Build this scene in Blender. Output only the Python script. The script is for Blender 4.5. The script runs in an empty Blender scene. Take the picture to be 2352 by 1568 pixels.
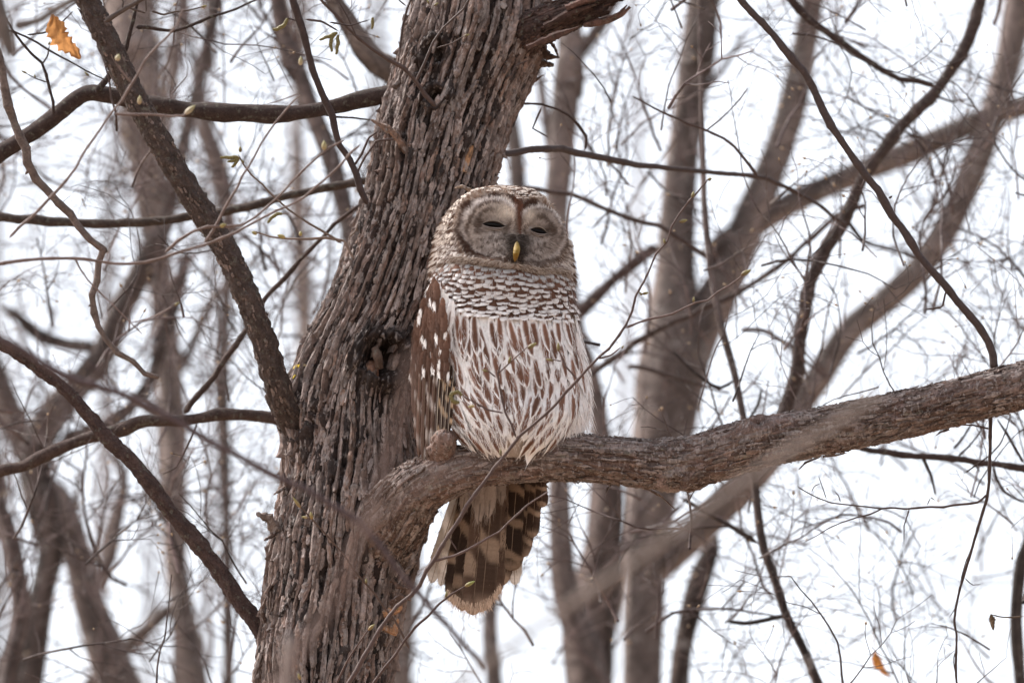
import bpy, math, random
import numpy as np
from mathutils import Vector

# ------------------------------------------------------------------ camera, sky, sun, exposure
scn = bpy.context.scene
COL = scn.collection
PITCH = math.radians(15.0)
DIST = 12.0                      # metres from the lens to the owl
PXM = 1.20 / 2352.0              # metres per picture unit at that distance
CAM = np.array([0.0, 0.0, 1.6])
FWD = np.array([0.0, math.cos(PITCH), math.sin(PITCH)])
RGT = np.array([1.0, 0.0, 0.0])
UPV = np.array([0.0, -math.sin(PITCH), math.cos(PITCH)])

cd = bpy.data.cameras.new('camera')
cam = bpy.data.objects.new('camera', cd)
COL.objects.link(cam)
cam.location = CAM
cam.rotation_euler = (math.pi / 2 + PITCH, 0, 0)
cd.sensor_width = 36.0
cd.lens = 36.0 * DIST / 1.20
cd.clip_start = 0.5
cd.clip_end = 5000.0
cd.dof.use_dof = True
cd.dof.focus_distance = DIST - 0.10
cd.dof.aperture_fstop = 6.3
scn.camera = cam

SUN_EL, SUN_AZ = math.radians(52.0), math.radians(-66.0)     # high, behind the tree and to the left
w = bpy.data.worlds.new('World'); scn.world = w; w.use_nodes = True
nt = w.node_tree
bg = nt.nodes['Background']
sky = nt.nodes.new('ShaderNodeTexSky'); sky.sky_type = 'NISHITA'; sky.sun_disc = False
sky.sun_elevation = SUN_EL; sky.sun_rotation = SUN_AZ
sky.air_density = 1.0; sky.dust_density = 4.0; sky.ozone_density = 1.0; sky.altitude = 200
hs = nt.nodes.new('ShaderNodeHueSaturation'); hs.inputs['Saturation'].default_value = 0.32   # thin high cloud: nearly white
nt.links.new(sky.outputs[0], hs.inputs['Color']); nt.links.new(hs.outputs[0], bg.inputs[0])
bg.inputs[1].default_value = 0.15

sl = bpy.data.lights.new('sun', 'SUN'); sl.energy = 3.0; sl.angle = math.radians(2.0); sl.color = (1.0, 0.94, 0.87)
sun = bpy.data.objects.new('sun', sl); COL.objects.link(sun)
sd = Vector((math.sin(SUN_AZ) * math.cos(SUN_EL), math.cos(SUN_AZ) * math.cos(SUN_EL), math.sin(SUN_EL)))
sun.rotation_euler = sd.to_track_quat('Z', 'Y').to_euler()
sun.location = (0, 0, 30)

vs = scn.view_settings
vs.view_transform = 'Standard'; vs.look = 'None'; vs.gamma = 1.0; vs.use_curve_mapping = False
vs.exposure = 1.15
scn.render.engine = 'CYCLES'
scn.cycles.use_denoising = True
scn.cycles.max_bounces = 8
scn.cycles.transparent_max_bounces = 8

# ------------------------------------------------------------------ helpers
def V(x, y, dd=0.0):
    """picture units (2352 x 1568) at DIST+dd metres -> world"""
    x = np.asarray(x, float); y = np.asarray(y, float); dd = np.asarray(dd, float)
    d = DIST + dd
    k = d / DIST * PXM
    return (CAM + d[..., None] * FWD + ((x - 1176.0) * k)[..., None] * RGT + ((784.0 - y) * k)[..., None] * UPV)

def h32(*a):
    h = np.uint32(2166136261)
    out = np.zeros(np.broadcast(*a).shape, np.uint32) + h
    with np.errstate(over='ignore'):
        for v in a:
            out = (out ^ (np.asarray(v).astype(np.int64) & 0xffffffff).astype(np.uint32)) * np.uint32(16777619)
            out ^= out >> np.uint32(13)
            out = out * np.uint32(0x5bd1e995)
            out ^= out >> np.uint32(15)
    return out.astype(np.float64) / 4294967295.0

def vnoise(x, y, z=0.0, seed=0):
    x, y, z = np.broadcast_arrays(np.asarray(x, float), np.asarray(y, float), np.asarray(z, float))
    xi, yi, zi = np.floor(x), np.floor(y), np.floor(z)
    fx, fy, fz = x - xi, y - yi, z - zi
    s = lambda f: f * f * (3 - 2 * f)
    fx, fy, fz = s(fx), s(fy), s(fz)
    r = 0
    for i in (0, 1):
        for j in (0, 1):
            for k in (0, 1):
                wgt = (fx if i else 1 - fx) * (fy if j else 1 - fy) * (fz if k else 1 - fz)
                r = r + wgt * h32(xi + i, yi + j, zi + k, np.full(x.shape, seed))
    return r * 2 - 1

def fbm(x, y, z=0.0, seed=0, oct=3):
    r, a, f = 0, 1.0, 1.0
    for o in range(oct):
        r = r + a * vnoise(np.asarray(x) * f, np.asarray(y) * f, np.asarray(z) * f, seed + o * 17)
        a *= .5; f *= 2.03
    return r

def sstep(a, b, x):
    t = np.clip((x - a) / (b - a), 0, 1)
    return t * t * (3 - 2 * t)

def norm(a):
    return a / np.maximum(np.linalg.norm(a, axis=-1, keepdims=True), 1e-12)

class Soup:
    def __init__(s):
        s.v, s.q, s.t, s.c, s.n = [], [], [], [], 0
    def add(s, v, q=None, t=None, c=None):
        v = np.asarray(v, float).reshape(-1, 3)
        if q is not None and len(q): s.q.append(np.asarray(q, np.int64).reshape(-1, 4) + s.n)
        if t is not None and len(t): s.t.append(np.asarray(t, np.int64).reshape(-1, 3) + s.n)
        if c is None: c = np.ones((len(v), 3)) * 0.5
        c = np.asarray(c, float)
        if c.ndim == 1: c = np.tile(c, (len(v), 1))
        s.c.append(c.reshape(-1, 3)); s.v.append(v); s.n += len(v)
    def mesh(s, name, mat, smooth=True, origin=None):
        me = bpy.data.meshes.new(name)
        v = np.concatenate(s.v) if s.v else np.zeros((0, 3))
        if origin is not None: v = v - np.asarray(origin)
        q = np.concatenate(s.q) if s.q else np.zeros((0, 4), int)
        t = np.concatenate(s.t) if s.t else np.zeros((0, 3), int)
        me.vertices.add(len(v)); me.vertices.foreach_set('co', v.astype(np.float32).ravel())
        nl = len(q) * 4 + len(t) * 3
        me.loops.add(nl)
        me.loops.foreach_set('vertex_index', np.concatenate([q.ravel(), t.ravel()]).astype(np.int32))
        npoly = len(q) + len(t)
        me.polygons.add(npoly)
        st = np.concatenate([np.arange(len(q)) * 4, len(q) * 4 + np.arange(len(t)) * 3]).astype(np.int32)
        me.polygons.foreach_set('loop_start', st)
        me.polygons.foreach_set('use_smooth', np.full(npoly, smooth, bool))
        a = me.color_attributes.new('col', 'FLOAT_COLOR', 'POINT')
        c = np.concatenate(s.c) if s.c else np.zeros((0, 3))
        a.data.foreach_set('color', np.concatenate([c, np.ones((len(c), 1))], 1).astype(np.float32).ravel())
        me.materials.append(mat)
        me.update(calc_edges=True)
        me.validate()
        return me

def link(name, data, parent=None, loc=None):
    o = bpy.data.objects.new(name, data); COL.objects.link(o)
    if loc is not None: o.location = loc
    if parent is not None:
        o.parent = parent
        o.matrix_parent_inverse = parent_inv(parent)
    return o

def parent_inv(p):
    from mathutils import Matrix
    return Matrix.Translation(-p.location) if p.parent is None and p.type == 'EMPTY' else Matrix.Identity(4)

def part(name, soup, mat, parent=None, smooth=True):
    return link(name, soup.mesh(name, mat, smooth), parent)

def thing(name, label, cat, loc, group=None):
    o = bpy.data.objects.new(name, None); COL.objects.link(o)
    o.location = loc; o.empty_display_size = 0.05
    o['label'] = label; o['category'] = cat
    if group: o['group'] = group
    return o

def tag(o, label, cat, group=None):
    o['label'] = label; o['category'] = cat
    if group: o['group'] = group
    return o

# ------------------------------------------------------------------ materials
def new_mat(name):
    m = bpy.data.materials.new(name); m.use_nodes = True
    n = m.node_tree.nodes; l = m.node_tree.links
    return m, n, l, n['Principled BSDF']

def mixcol(n, l, fac, a, b, mode='MIX'):
    x = n.new('ShaderNodeMix'); x.data_type = 'RGBA'; x.blend_type = mode
    for s, val in ((x.inputs[0], fac), (x.inputs[6], a), (x.inputs[7], b)):
        if isinstance(val, (int, float)): s.default_value = val
        elif isinstance(val, tuple): s.default_value = (*val, 1)
        else: l.new(val, s)
    return x.outputs[2]

def noise(n, l, scale, detail=4, rough=.6, vec=None):
    t = n.new('ShaderNodeTexNoise'); t.inputs['Scale'].default_value = scale
    t.inputs['Detail'].default_value = detail; t.inputs['Roughness'].default_value = rough
    if vec is not None: l.new(vec, t.inputs['Vector'])
    return t.outputs[0]

def ramp(n, l, src, stops):
    r = n.new('ShaderNodeValToRGB'); e = r.color_ramp.elements
    while len(e) < len(stops): e.new(.5)
    for el, (p, c) in zip(e, stops):
        el.position = p; el.color = (*c, 1) if isinstance(c, tuple) else (c, c, c, 1)
    l.new(src, r.inputs[0]); return r.outputs[0]

def bark_material(name, spread, lichen=(0.20, 0.20, 0.16), lich=(.62, .70), s1=260, s2=45, rough=.9, bump=.6, dist=.0015, fleck=0):
    """colour attribute tinted by grain, blotches and a little lichen"""
    m, n, l, p = new_mat(name)
    at = n.new('ShaderNodeAttribute'); at.attribute_name = 'col'
    g = n.new('ShaderNodeNewGeometry').outputs['Position']
    f = ramp(n, l, noise(n, l, s1, 5, .65, g), [(.25, 1 - spread), (.75, 1 + spread)])
    c = mixcol(n, l, 1.0, at.outputs[0], f, 'MULTIPLY')
    f2 = ramp(n, l, noise(n, l, s2, 4, .6, g), [(.3, 1 - spread * .7), (.7, 1 + spread * .7)])
    c = mixcol(n, l, 1.0, c, f2, 'MULTIPLY')
    if fleck:
        mp = n.new('ShaderNodeMapping'); mp.inputs['Scale'].default_value = (1, 1, .45); l.new(g, mp.inputs['Vector'])
        pf = ramp(n, l, noise(n, l, fleck, 4, .65, mp.outputs[0]), [(.56, 0.0), (.62, .75)])
        c = mixcol(n, l, pf, c, (.30, .262, .25))
        df = ramp(n, l, noise(n, l, fleck * 1.4, 4, .65, mp.outputs[0]), [(.36, .8), (.43, 0.0)])
        c = mixcol(n, l, df, c, (.055, .040, .036))
    li = ramp(n, l, noise(n, l, s2 * 1.7, 6, .72, g), [(lich[0], 0.0), (lich[1], 0.75)])
    c = mixcol(n, l, li, c, lichen)
    l.new(c, p.inputs['Base Color'])
    p.inputs['Roughness'].default_value = rough
    p.inputs['Specular IOR Level'].default_value = .25
    b = n.new('ShaderNodeBump'); b.inputs['Strength'].default_value = bump; b.inputs['Distance'].default_value = dist
    l.new(noise(n, l, s1 * 1.3, 5, .7, g), b.inputs['Height']); l.new(b.outputs[0], p.inputs['Normal'])
    return m

M = {}
M['bark'] = bark_material('shaggy_bark', .5, lich=(.66, .76), bump=1.0, dist=.002, fleck=150)
M['perch'] = bark_material('perch_bark', .5, lich=(.60, .72), s1=330, s2=60, fleck=210)
M['limb'] = bark_material('limb_bark', .45, lichen=(.17, .17, .14), lich=(.56, .68), s1=420, s2=80, bump=.9, dist=.002)
M['twig'] = bark_material('twig_bark', .3, lichen=(.2, .18, .16), lich=(.64, .74), s1=500, s2=120, rough=.65, bump=.4, dist=.0006)
M['far'] = bark_material('far_bark', .55, lichen=(.26, .235, .225), lich=(.56, .66), s1=70, s2=15, bump=.5, dist=.004)

def feather_material(name, trans=.18, rough=.75):
    m, n, l, p = new_mat(name)
    at = n.new('ShaderNodeAttribute'); at.attribute_name = 'col'
    g = n.new('ShaderNodeNewGeometry').outputs['Position']
    f = ramp(n, l, noise(n, l, 420, 3, .6, g), [(.3, .92), (.7, 1.10)])
    c = mixcol(n, l, 1.0, at.outputs[0], f, 'MULTIPLY')
    l.new(c, p.inputs['Base Color'])
    p.inputs['Roughness'].default_value = rough; p.inputs['Specular IOR Level'].default_value = .2
    tr = n.new('ShaderNodeBsdfTranslucent'); l.new(c, tr.inputs[0])
    mx = n.new('ShaderNodeMixShader'); mx.inputs[0].default_value = trans
    l.new(p.outputs[0], mx.inputs[1]); l.new(tr.outputs[0], mx.inputs[2])
    l.new(mx.outputs[0], n['Material Output'].inputs[0])
    return m
M['feather'] = feather_material('feather')
M['tail'] = feather_material('tail_feather', .5)
M['down'] = feather_material('down', .18, .85)
M['leaf'] = feather_material('dry_leaf', .45, .6)

def plain(name, rough=.5, spec=.5, coat=0):
    m, n, l, p = new_mat(name)
    at = n.new('ShaderNodeAttribute'); at.attribute_name = 'col'
    g = n.new('ShaderNodeNewGeometry').outputs['Position']
    f = ramp(n, l, noise(n, l, 600, 3, .6, g), [(.3, .8), (.7, 1.15)])
    l.new(mixcol(n, l, 1.0, at.outputs[0], f, 'MULTIPLY'), p.inputs['Base Color'])
    p.inputs['Roughness'].default_value = rough; p.inputs['Specular IOR Level'].default_value = spec
    p.inputs['Coat Weight'].default_value = coat
    return m
M['beak'] = plain('horn', .62, .2)
M['eye'] = plain('eye', .45, .08)
M['bud'] = plain('bud', .55, .4)

gm, n, l, p = new_mat('leaf_litter')
g = n.new('ShaderNodeNewGeometry').outputs['Position']
l.new(ramp(n, l, noise(n, l, 6, 8, .7, g), [(.3, (.10, .07, .05)), (.5, (.24, .17, .12)), (.72, (.36, .28, .2))]), p.inputs['Base Color'])
p.inputs['Roughness'].default_value = .95

# ------------------------------------------------------------------ ground (below the frame; it bounces the light)
s = Soup()
ng = 60
gx = np.sign(np.linspace(-1, 1, ng)) * np.abs(np.linspace(-1, 1, ng)) ** 3 * 2500
GX, GY = np.meshgrid(gx, gx, indexing='ij')
GZ = np.where(np.hypot(GX, GY) > 30, 0, 0.12 * vnoise(GX * .3, GY * .3, 0, 3)) - .1
idx = np.arange(ng * ng).reshape(ng, ng)
s.add(np.stack([GX, GY, GZ], -1), np.stack([idx[:-1, :-1], idx[1:, :-1], idx[1:, 1:], idx[:-1, 1:]], -1))
gr = part('ground', s, gm); gr['kind'] = 'structure'

# ------------------------------------------------------------------ tubes along traced centre lines
class Tube:
    def __init__(s, ctrl, n=400):
        """ctrl: (x, y, dd, radius in picture units)"""
        if isinstance(ctrl, tuple):          # world points and radii in metres
            P, R = ctrl; c = P
        else:
            c = np.array(ctrl, float)
            P = V(c[:, 0], c[:, 1], c[:, 2]); R = c[:, 3] * PXM * (DIST + c[:, 2]) / DIST
        A = np.concatenate([P, R[:, None]], 1)
        A = np.concatenate([2 * A[:1] - A[1:2], A, 2 * A[-1:] - A[-2:-1]])
        m = len(c) - 1
        t = np.linspace(0, m, max(n, 12 * m)); i = np.minimum(t.astype(int), m - 1); f = (t - i)[:, None]
        p0, p1, p2, p3 = A[i], A[i + 1], A[i + 2], A[i + 3]
        X = .5 * (2 * p1 + (p2 - p0) * f + (2 * p0 - 5 * p1 + 4 * p2 - p3) * f * f + (3 * p1 - p0 - 3 * p2 + p3) * f ** 3)
        d = np.concatenate([[0], np.cumsum(np.linalg.norm(np.diff(X[:, :3], axis=0), axis=1))])
        s.L = d[-1]; s.d = d; s.X = X
    def at(s, a):
        """a: metres along"""
        a = np.asarray(a, float)
        X = np.stack([np.interp(a, s.d, s.X[:, k]) for k in range(4)], -1)
        e = s.L * .004
        p = np.stack([np.interp(np.clip(a + e, 0, s.L), s.d, s.X[:, k]) for k in range(3)], -1)
        q = np.stack([np.interp(np.clip(a - e, 0, s.L), s.d, s.X[:, k]) for k in range(3)], -1)
        T = norm(p - q)
        E2 = -FWD - (T @ -FWD)[..., None] * T
        E2 = norm(E2); E1 = np.cross(E2, T)
        return X[..., :3], np.maximum(X[..., 3], 1e-5), T, E1, E2
    def surf(s, a, th, h, fr=None):
        C, R, T, E1, E2 = s.at(a) if fr is None else fr
        rr = (R + h)[..., None]
        return C + rr * (np.cos(th)[..., None] * E1 + np.sin(th)[..., None] * E2)
    def find(s, x, y):
        """nearest (along, theta) on the camera side for a picture position"""
        a = np.linspace(0, s.L, 600)
        C, R, T, E1, E2 = s.at(a)
        rel = C - CAM; dep = rel @ FWD; k = DIST / dep / PXM
        px = 1176 + (rel @ RGT) * k; py = 784 - (rel @ UPV) * k
        i = np.argmin((px - x) ** 2 + (py - y) ** 2)
        off = ((x - px[i]) * RGT - (y - py[i]) * UPV) * PXM
        sgn = np.clip(off @ E1[i] / R[i], -.97, .97)
        return a[i], math.acos(sgn)
    def grid(s, avals, nth, hfun=None, cfun=None, closed=True):
        th = np.linspace(0, 2 * math.pi, nth, endpoint=False)
        A, TH = np.meshgrid(avals, th, indexing='ij')
        H = hfun(A, TH) if hfun is not None else np.zeros_like(A)
        C, R, T, E1, E2 = s.at(avals)
        rr = np.maximum(R[:, None] + H, R[:, None] * .2)
        if closed:
            rr[0] = rr[0] * .05; rr[-1] = rr[-1] * .05
        P = C[:, None] + rr[..., None] * (np.cos(TH)[..., None] * E1[:, None] + np.sin(TH)[..., None] * E2[:, None])
        na = len(avals)
        idx = np.arange(na * nth).reshape(na, nth); nx = np.roll(idx, -1, 1)
        q = np.stack([idx[:-1], nx[:-1], nx[1:], idx[1:]], -1).reshape(-1, 4)
        c = cfun(A, TH) if cfun is not None else None
        return P.reshape(-1, 3), q, (None if c is None else c.reshape(-1, 3))

_PC = {}
def plates(A, TH, nu, row, seed, warp=.35, R0=.07):
    """cracked-bark cells: returns edge distance, cell random, along-offset in the cell"""
    key = (nu, row, seed, A.shape, float(A[-1, -1]))
    if key in _PC: return _PC[key]
    wu = warp * fbm(np.cos(TH) * 5, np.sin(TH) * 5, A * 22, seed + 5, 3)
    u = TH / (2 * math.pi) * nu + wu
    v = A / row + .5 * fbm(np.cos(TH) * 9, np.sin(TH) * 9, A * 14, seed + 9, 2)
    iu, iv = np.floor(u), np.floor(v)
    F1 = np.full(u.shape, 9.); F2 = np.full(u.shape, 9.); idd = np.zeros(u.shape); dv1 = np.zeros(u.shape)
    for i in (-1, 0, 1):
        for j in (-1, 0, 1):
            cu = np.mod(iu + i, nu); cv = iv + j
            ju = h32(cu, cv, np.full(u.shape, seed)); jv = h32(cu, cv, np.full(u.shape, seed + 1))
            du = u - (iu + i + .15 + .7 * ju); dv = v - (cv + jv)
            d = np.sqrt(du * du + (dv * .9) ** 2)
            new = d < F1
            F2 = np.where(new, F1, np.minimum(F2, d))
            idd = np.where(new, h32(cu, cv, np.full(u.shape, seed + 2)), idd)
            dv1 = np.where(new, dv, dv1)
            F1 = np.where(new, d, F1)
    _PC[key] = (F2 - F1, idd, dv1)
    return _PC[key]
# ------------------------------------------------------------------ the shaggy-barked tree
rng = np.random.default_rng(7)
LEAN = 0.27
def lean(y, base): return base + LEAN * (784 - y) * PXM

def bark_colors(idd, seed=0):
    pal = .52 * np.array((1.05, .94, .94)) * np.array([(.40, .345, .33), (.29, .24, .225), (.17, .125, .11), (.22, .15, .125), (.11, .08, .07), (.35, .31, .295), (.22, .185, .17)])
    i = np.minimum((idd * len(pal)).astype(int), len(pal) - 1)
    return pal[i]

tree = thing('shaggy_barked_tree', 'leaning shaggy-barked tree with peeling brown bark, behind the owl', 'tree', V(690, 10700, lean(10700, .1)))
trunk_pts = [(1370, -1500), (1190, -420), (1150, -200), (1105, 0), (1071, 125), (1017, 300), (968, 490), (893, 700), (828, 870), (808, 1050), (782, 1250), (760, 1400), (738, 1568), (715, 1800), (690, 2400), (690, 10900)]
trunk_r = [120, 132, 136, 142, 144, 142, 134, 128, 134, 138, 148, 146, 143, 142, 145, 190]
TR = Tube([(x, y, lean(y, .10), r) for (x, y), r in zip(trunk_pts, trunk_r)], 2400)
a0, _ = TR.find(1130, -80); a1, _ = TR.find(735, 1640)
aft = TR.L
av = np.concatenate([np.linspace(0, a0 - .003, 60), np.linspace(a0, a1, 500), np.linspace(a1 + .004, aft, 60)])
KNOTS = [(868, 854, 58, .015), (992, 250, 26, .008), (985, 160, 34, .007), (700, 985, 40, .006), (1060, 440, 18, .004), (905, 300, 16, .003)]
KN = [(*TR.find(x, y), r * PXM, amp) for x, y, r, amp in KNOTS]
# buttress where the perch limb leaves, and collars at the limb bases
SWELL = [(*TR.find(900, 1200), .07, .022), (*TR.find(680, 960), .045, .012), (*TR.find(1195, 90), .06, .016), (*TR.find(650, 1520), .04, .008)]
def trunk_low(A, TH):
    h = .006 * fbm(np.cos(TH) * 2.2, np.sin(TH) * 2.2, A * 6, 3, 3)
    for ak, tk, rk, amp in SWELL:
        d = np.sqrt((A - ak) ** 2 + ((TH - tk) * .072) ** 2) / rk
        h = h + amp * np.exp(-d * d)
    return h
_ga = np.linspace(a0 - .1, a1 + .1, 260); _gt = np.linspace(-1.2, math.pi + 1.2, 120)
_GL = trunk_low(*np.meshgrid(_ga, _gt, indexing='ij'))
def trunk_low_fast(a, t):
    i = np.clip((a - _ga[0]) / (_ga[1] - _ga[0]), 0, 258.9); j = np.clip((t - _gt[0]) / (_gt[1] - _gt[0]), 0, 118.9)
    i0, j0 = i.astype(int), j.astype(int); fi, fj = i - i0, j - j0
    return (_GL[i0, j0] * (1 - fi) + _GL[i0 + 1, j0] * fi) * (1 - fj) + (_GL[i0, j0 + 1] * (1 - fi) + _GL[i0 + 1, j0 + 1] * fi) * fj
def trunk_h(A, TH):
    e, idd, dv = plates(A, TH, 46, .085, 11, .7)
    e2, idd2, dv2 = plates(A, TH, 84, .030, 31, .7)
    h = .0105 * sstep(.03, .24, e) * (.45 + .55 * idd) + .0028 * sstep(.02, .35, e2) * (.3 + .7 * idd2)
    h += .0030 * (dv - 0) * (idd > .35) + .0016 * dv2
    h += trunk_low(A, TH)
    h += .0012 * fbm(np.cos(TH) * 50, np.sin(TH) * 50, A * 160, 4, 2)
    for ak, tk, rk, amp in KN:
        d = np.sqrt((A - ak) ** 2 * .8 + ((TH - tk) * .072) ** 2) / rk
        d = d * (1 + .18 * vnoise((TH - tk) * 60, (A - ak) * 60, 0, 8))
        h += amp * np.exp(-((d - .95) / .33) ** 2) - 2.4 * amp * np.exp(-(d / .62) ** 4) + .8 * amp * np.exp(-(d / .25) ** 2)
    return h - .006
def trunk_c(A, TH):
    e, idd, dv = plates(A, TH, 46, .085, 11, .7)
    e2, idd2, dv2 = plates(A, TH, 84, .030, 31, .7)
    c = .26 * (.6 * bark_colors(idd) + .4 * bark_colors(idd2))  # inner bark, darkened further so the furrows' shade is in the colour
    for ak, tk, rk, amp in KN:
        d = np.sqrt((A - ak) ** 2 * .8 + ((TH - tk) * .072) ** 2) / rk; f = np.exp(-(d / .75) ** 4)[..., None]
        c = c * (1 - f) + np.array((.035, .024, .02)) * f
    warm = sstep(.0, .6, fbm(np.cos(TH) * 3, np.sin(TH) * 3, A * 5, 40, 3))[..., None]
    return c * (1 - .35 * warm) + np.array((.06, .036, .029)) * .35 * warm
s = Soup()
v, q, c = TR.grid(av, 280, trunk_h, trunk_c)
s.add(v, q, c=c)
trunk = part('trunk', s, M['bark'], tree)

def strip(soup, tube, a, th, L, hw, h0, lift0, lift1, side, col, ns=8, R0=.072, jag=.3, th_k=.0022):
    """a peeling plate of bark lying along the tube, ends curling off"""
    ss = np.linspace(-1, 1, ns)
    drift = rng.normal(0, .035) * L
    cu = np.interp(ss, [-1, -.86, -.4, .4, .86, 1], [rng.uniform(.25, .7), .85, 1, 1, .85, rng.uniform(.25, .7)])
    wl = hw * cu * (1 + jag * rng.uniform(-1, 1, ns)); wr = hw * cu * (1 + jag * rng.uniform(-1, 1, ns))
    hh = h0 + lift0 * np.clip(-ss, 0, 1) ** 2.2 + lift1 * np.clip(ss, 0, 1) ** 2.2 + .0004 * rng.normal(size=ns)
    P = []; aa = a + ss * L / 2; fr = tube.at(aa)
    for k, (fx, fh) in enumerate(((-1, -1), (-.86, 0), (0, .25), (.86, 0), (1, -1))):
        off = np.where(fx < 0, wl, wr) * fx + drift * ss
        tt = th + off / R0
        tilt = side * off * .35
        P.append(tube.surf(aa, tt, hh + fh * th_k + tilt + (trunk_low_fast(aa, tt) if tube is TR else 0), fr))
    P = np.stack(P, 1)
    idx = np.arange(ns * 5).reshape(ns, 5)
    q = np.stack([idx[:-1, :-1], idx[:-1, 1:], idx[1:, 1:], idx[1:, :-1]], -1).reshape(-1, 4)
    cc = np.tile(col, (ns * 5, 1)) * (1 + .12 * rng.normal(size=(ns * 5, 1)))
    soup.add(P.reshape(-1, 3), q, c=np.clip(cc, .02, .6))

def at_knot(a, th, f=1.15):
    return any(math.hypot(a - ak, (th - tk) * .072) < rk * f for ak, tk, rk, amp in KN)
def visible_a(n):
    return rng.uniform(TR.find(1130, -40)[0], TR.find(735, 1610)[0], n)
PAL = .92 * np.array([(.13, .09, .08), (.17, .115, .095), (.42, .37, .355), (.36, .31, .295), (.30, .255, .24), (.235, .185, .165), (.26, .19, .16), (.32, .285, .27), (.27, .23, .215), (.30, .21, .165)])
# ridges of outer bark: columns of long plates with deep furrows between them
NC = 50
va0, va1 = TR.find(1130, -40)[0], TR.find(735, 1610)[0]
def col_theta(j, a):
    a = np.asarray(a, float)
    return (j + .5) / NC * 2 * math.pi + .085 * (vnoise(a * 9, j * .35, 0, 50) + .5 * vnoise(a * 24, j * 1.7, 0, 51))
ridges = []
for j in range(-2, NC // 2 + 3):
    a = va0 - rng.uniform(0, .05)
    while a < va1:
        L = rng.choice([rng.uniform(.02, .05), rng.uniform(.05, .13)])
        ridges.append((j, a + L / 2, L)); a += L + rng.uniform(-.004, .005)
def ridge(soup, j, a, L, hw, h0, th_k, col, jag=.22, lift=(0, 0), off=0.0, ns=None):
    ns = ns or max(6, int(L / .006)); ss = np.linspace(-1, 1, ns); aa = a + ss * L / 2
    t0 = col_theta(j, aa) + off
    end = np.interp(ss, [-1, -.88, .88, 1], [rng.uniform(.2, .6), 1, 1, rng.uniform(.2, .6)])
    wl = hw * end * (1 + jag * rng.uniform(-1, 1, ns)); wr = hw * end * (1 + jag * rng.uniform(-1, 1, ns))
    hh = h0 + lift[0] * np.clip(-ss, 0, 1) ** 3 + lift[1] * np.clip(ss, 0, 1) ** 3 + .0007 * rng.normal(size=ns)
    tilt = rng.normal() * .25
    P = []; fr = TR.at(aa)
    for fx, fh in ((-1.08, -1), (-.9, -.12), (-.3, .1), (.35, .1), (.9, -.12), (1.08, -1)):
        o_ = np.where(fx < 0, wl, wr) * fx
        tt = t0 + o_ / .072
        P.append(TR.surf(aa, tt, hh + fh * th_k + o_ * tilt + .0004 * rng.normal(size=ns) + trunk_low_fast(aa, tt), fr))
    P = np.stack(P, 1); idx = np.arange(ns * 6).reshape(ns, 6)
    q = np.stack([idx[:-1, :-1], idx[:-1, 1:], idx[1:, 1:], idx[1:, :-1]], -1).reshape(-1, 4)
    c = np.tile(col, (ns * 6, 1)) * (1 + .10 * rng.normal(size=(ns * 6, 1))) * np.repeat(1 + .18 * vnoise(aa * 60, j, 0, 9), 6)[:, None]
    soup.add(P.reshape(-1, 3), q, c=np.clip(c, .015, .6))
WARM = np.array((1.0, .94, .92))
PAL = .76 * WARM * np.array([(.15, .105, .09), (.20, .145, .125), (.40, .35, .335), (.33, .28, .265), (.28, .235, .22), (.235, .185, .165), (.26, .19, .16), (.30, .265, .25)])
def ridge_col(): return (PAL[rng.integers(len(PAL))] * .6 + PAL[[4, 5, 6][rng.integers(3)]] * .4) * rng.uniform(.7, 1.1)
mid = sorted(ridges, key=lambda r_: abs((r_[0] + .5) / NC * 2 - .5))
rest = Soup(); nparts = 0
for j, a, L in mid:
    th = float(col_theta(j, a))
    if at_knot(a, th, 1.08): continue
    tgt = Soup() if nparts < 296 and L > .03 else rest
    edge = abs(math.cos(th)) > .8
    ridge(tgt, j, a, L, rng.uniform(.0022, .0040), rng.uniform(.0014, .0068), .013, ridge_col(), lift=tuple(rng.uniform(0, .0012, 2) + (rng.random(2) < (.3 if edge else .10)) * rng.uniform(.002, .007, 2)))
    if tgt is not rest: part('bark_ridge', tgt, M['bark'], trunk, smooth=False); nparts += 1
# thin scales flaking off the ridges
for k in range(2600):
    j = rng.integers(-2, NC // 2 + 3); a = rng.uniform(va0, va1)
    if at_knot(a, float(col_theta(j, a)), 1.0): continue
    ridge(rest, j, a, rng.uniform(.008, .045), rng.uniform(.0008, .0030), rng.uniform(.0030, .0052), .0014, PAL[rng.choice([0, 1, 2, 2, 3, 3, 4, 6, 7])] * rng.uniform(.7, 1.3), jag=.4, lift=(rng.uniform(0, .0015), rng.uniform(0, .0015)), off=rng.normal() * .03, ns=6)
fl = part('bark_flakes', rest, M['bark'], trunk, smooth=False); fl['kind'] = 'stuff'

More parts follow.
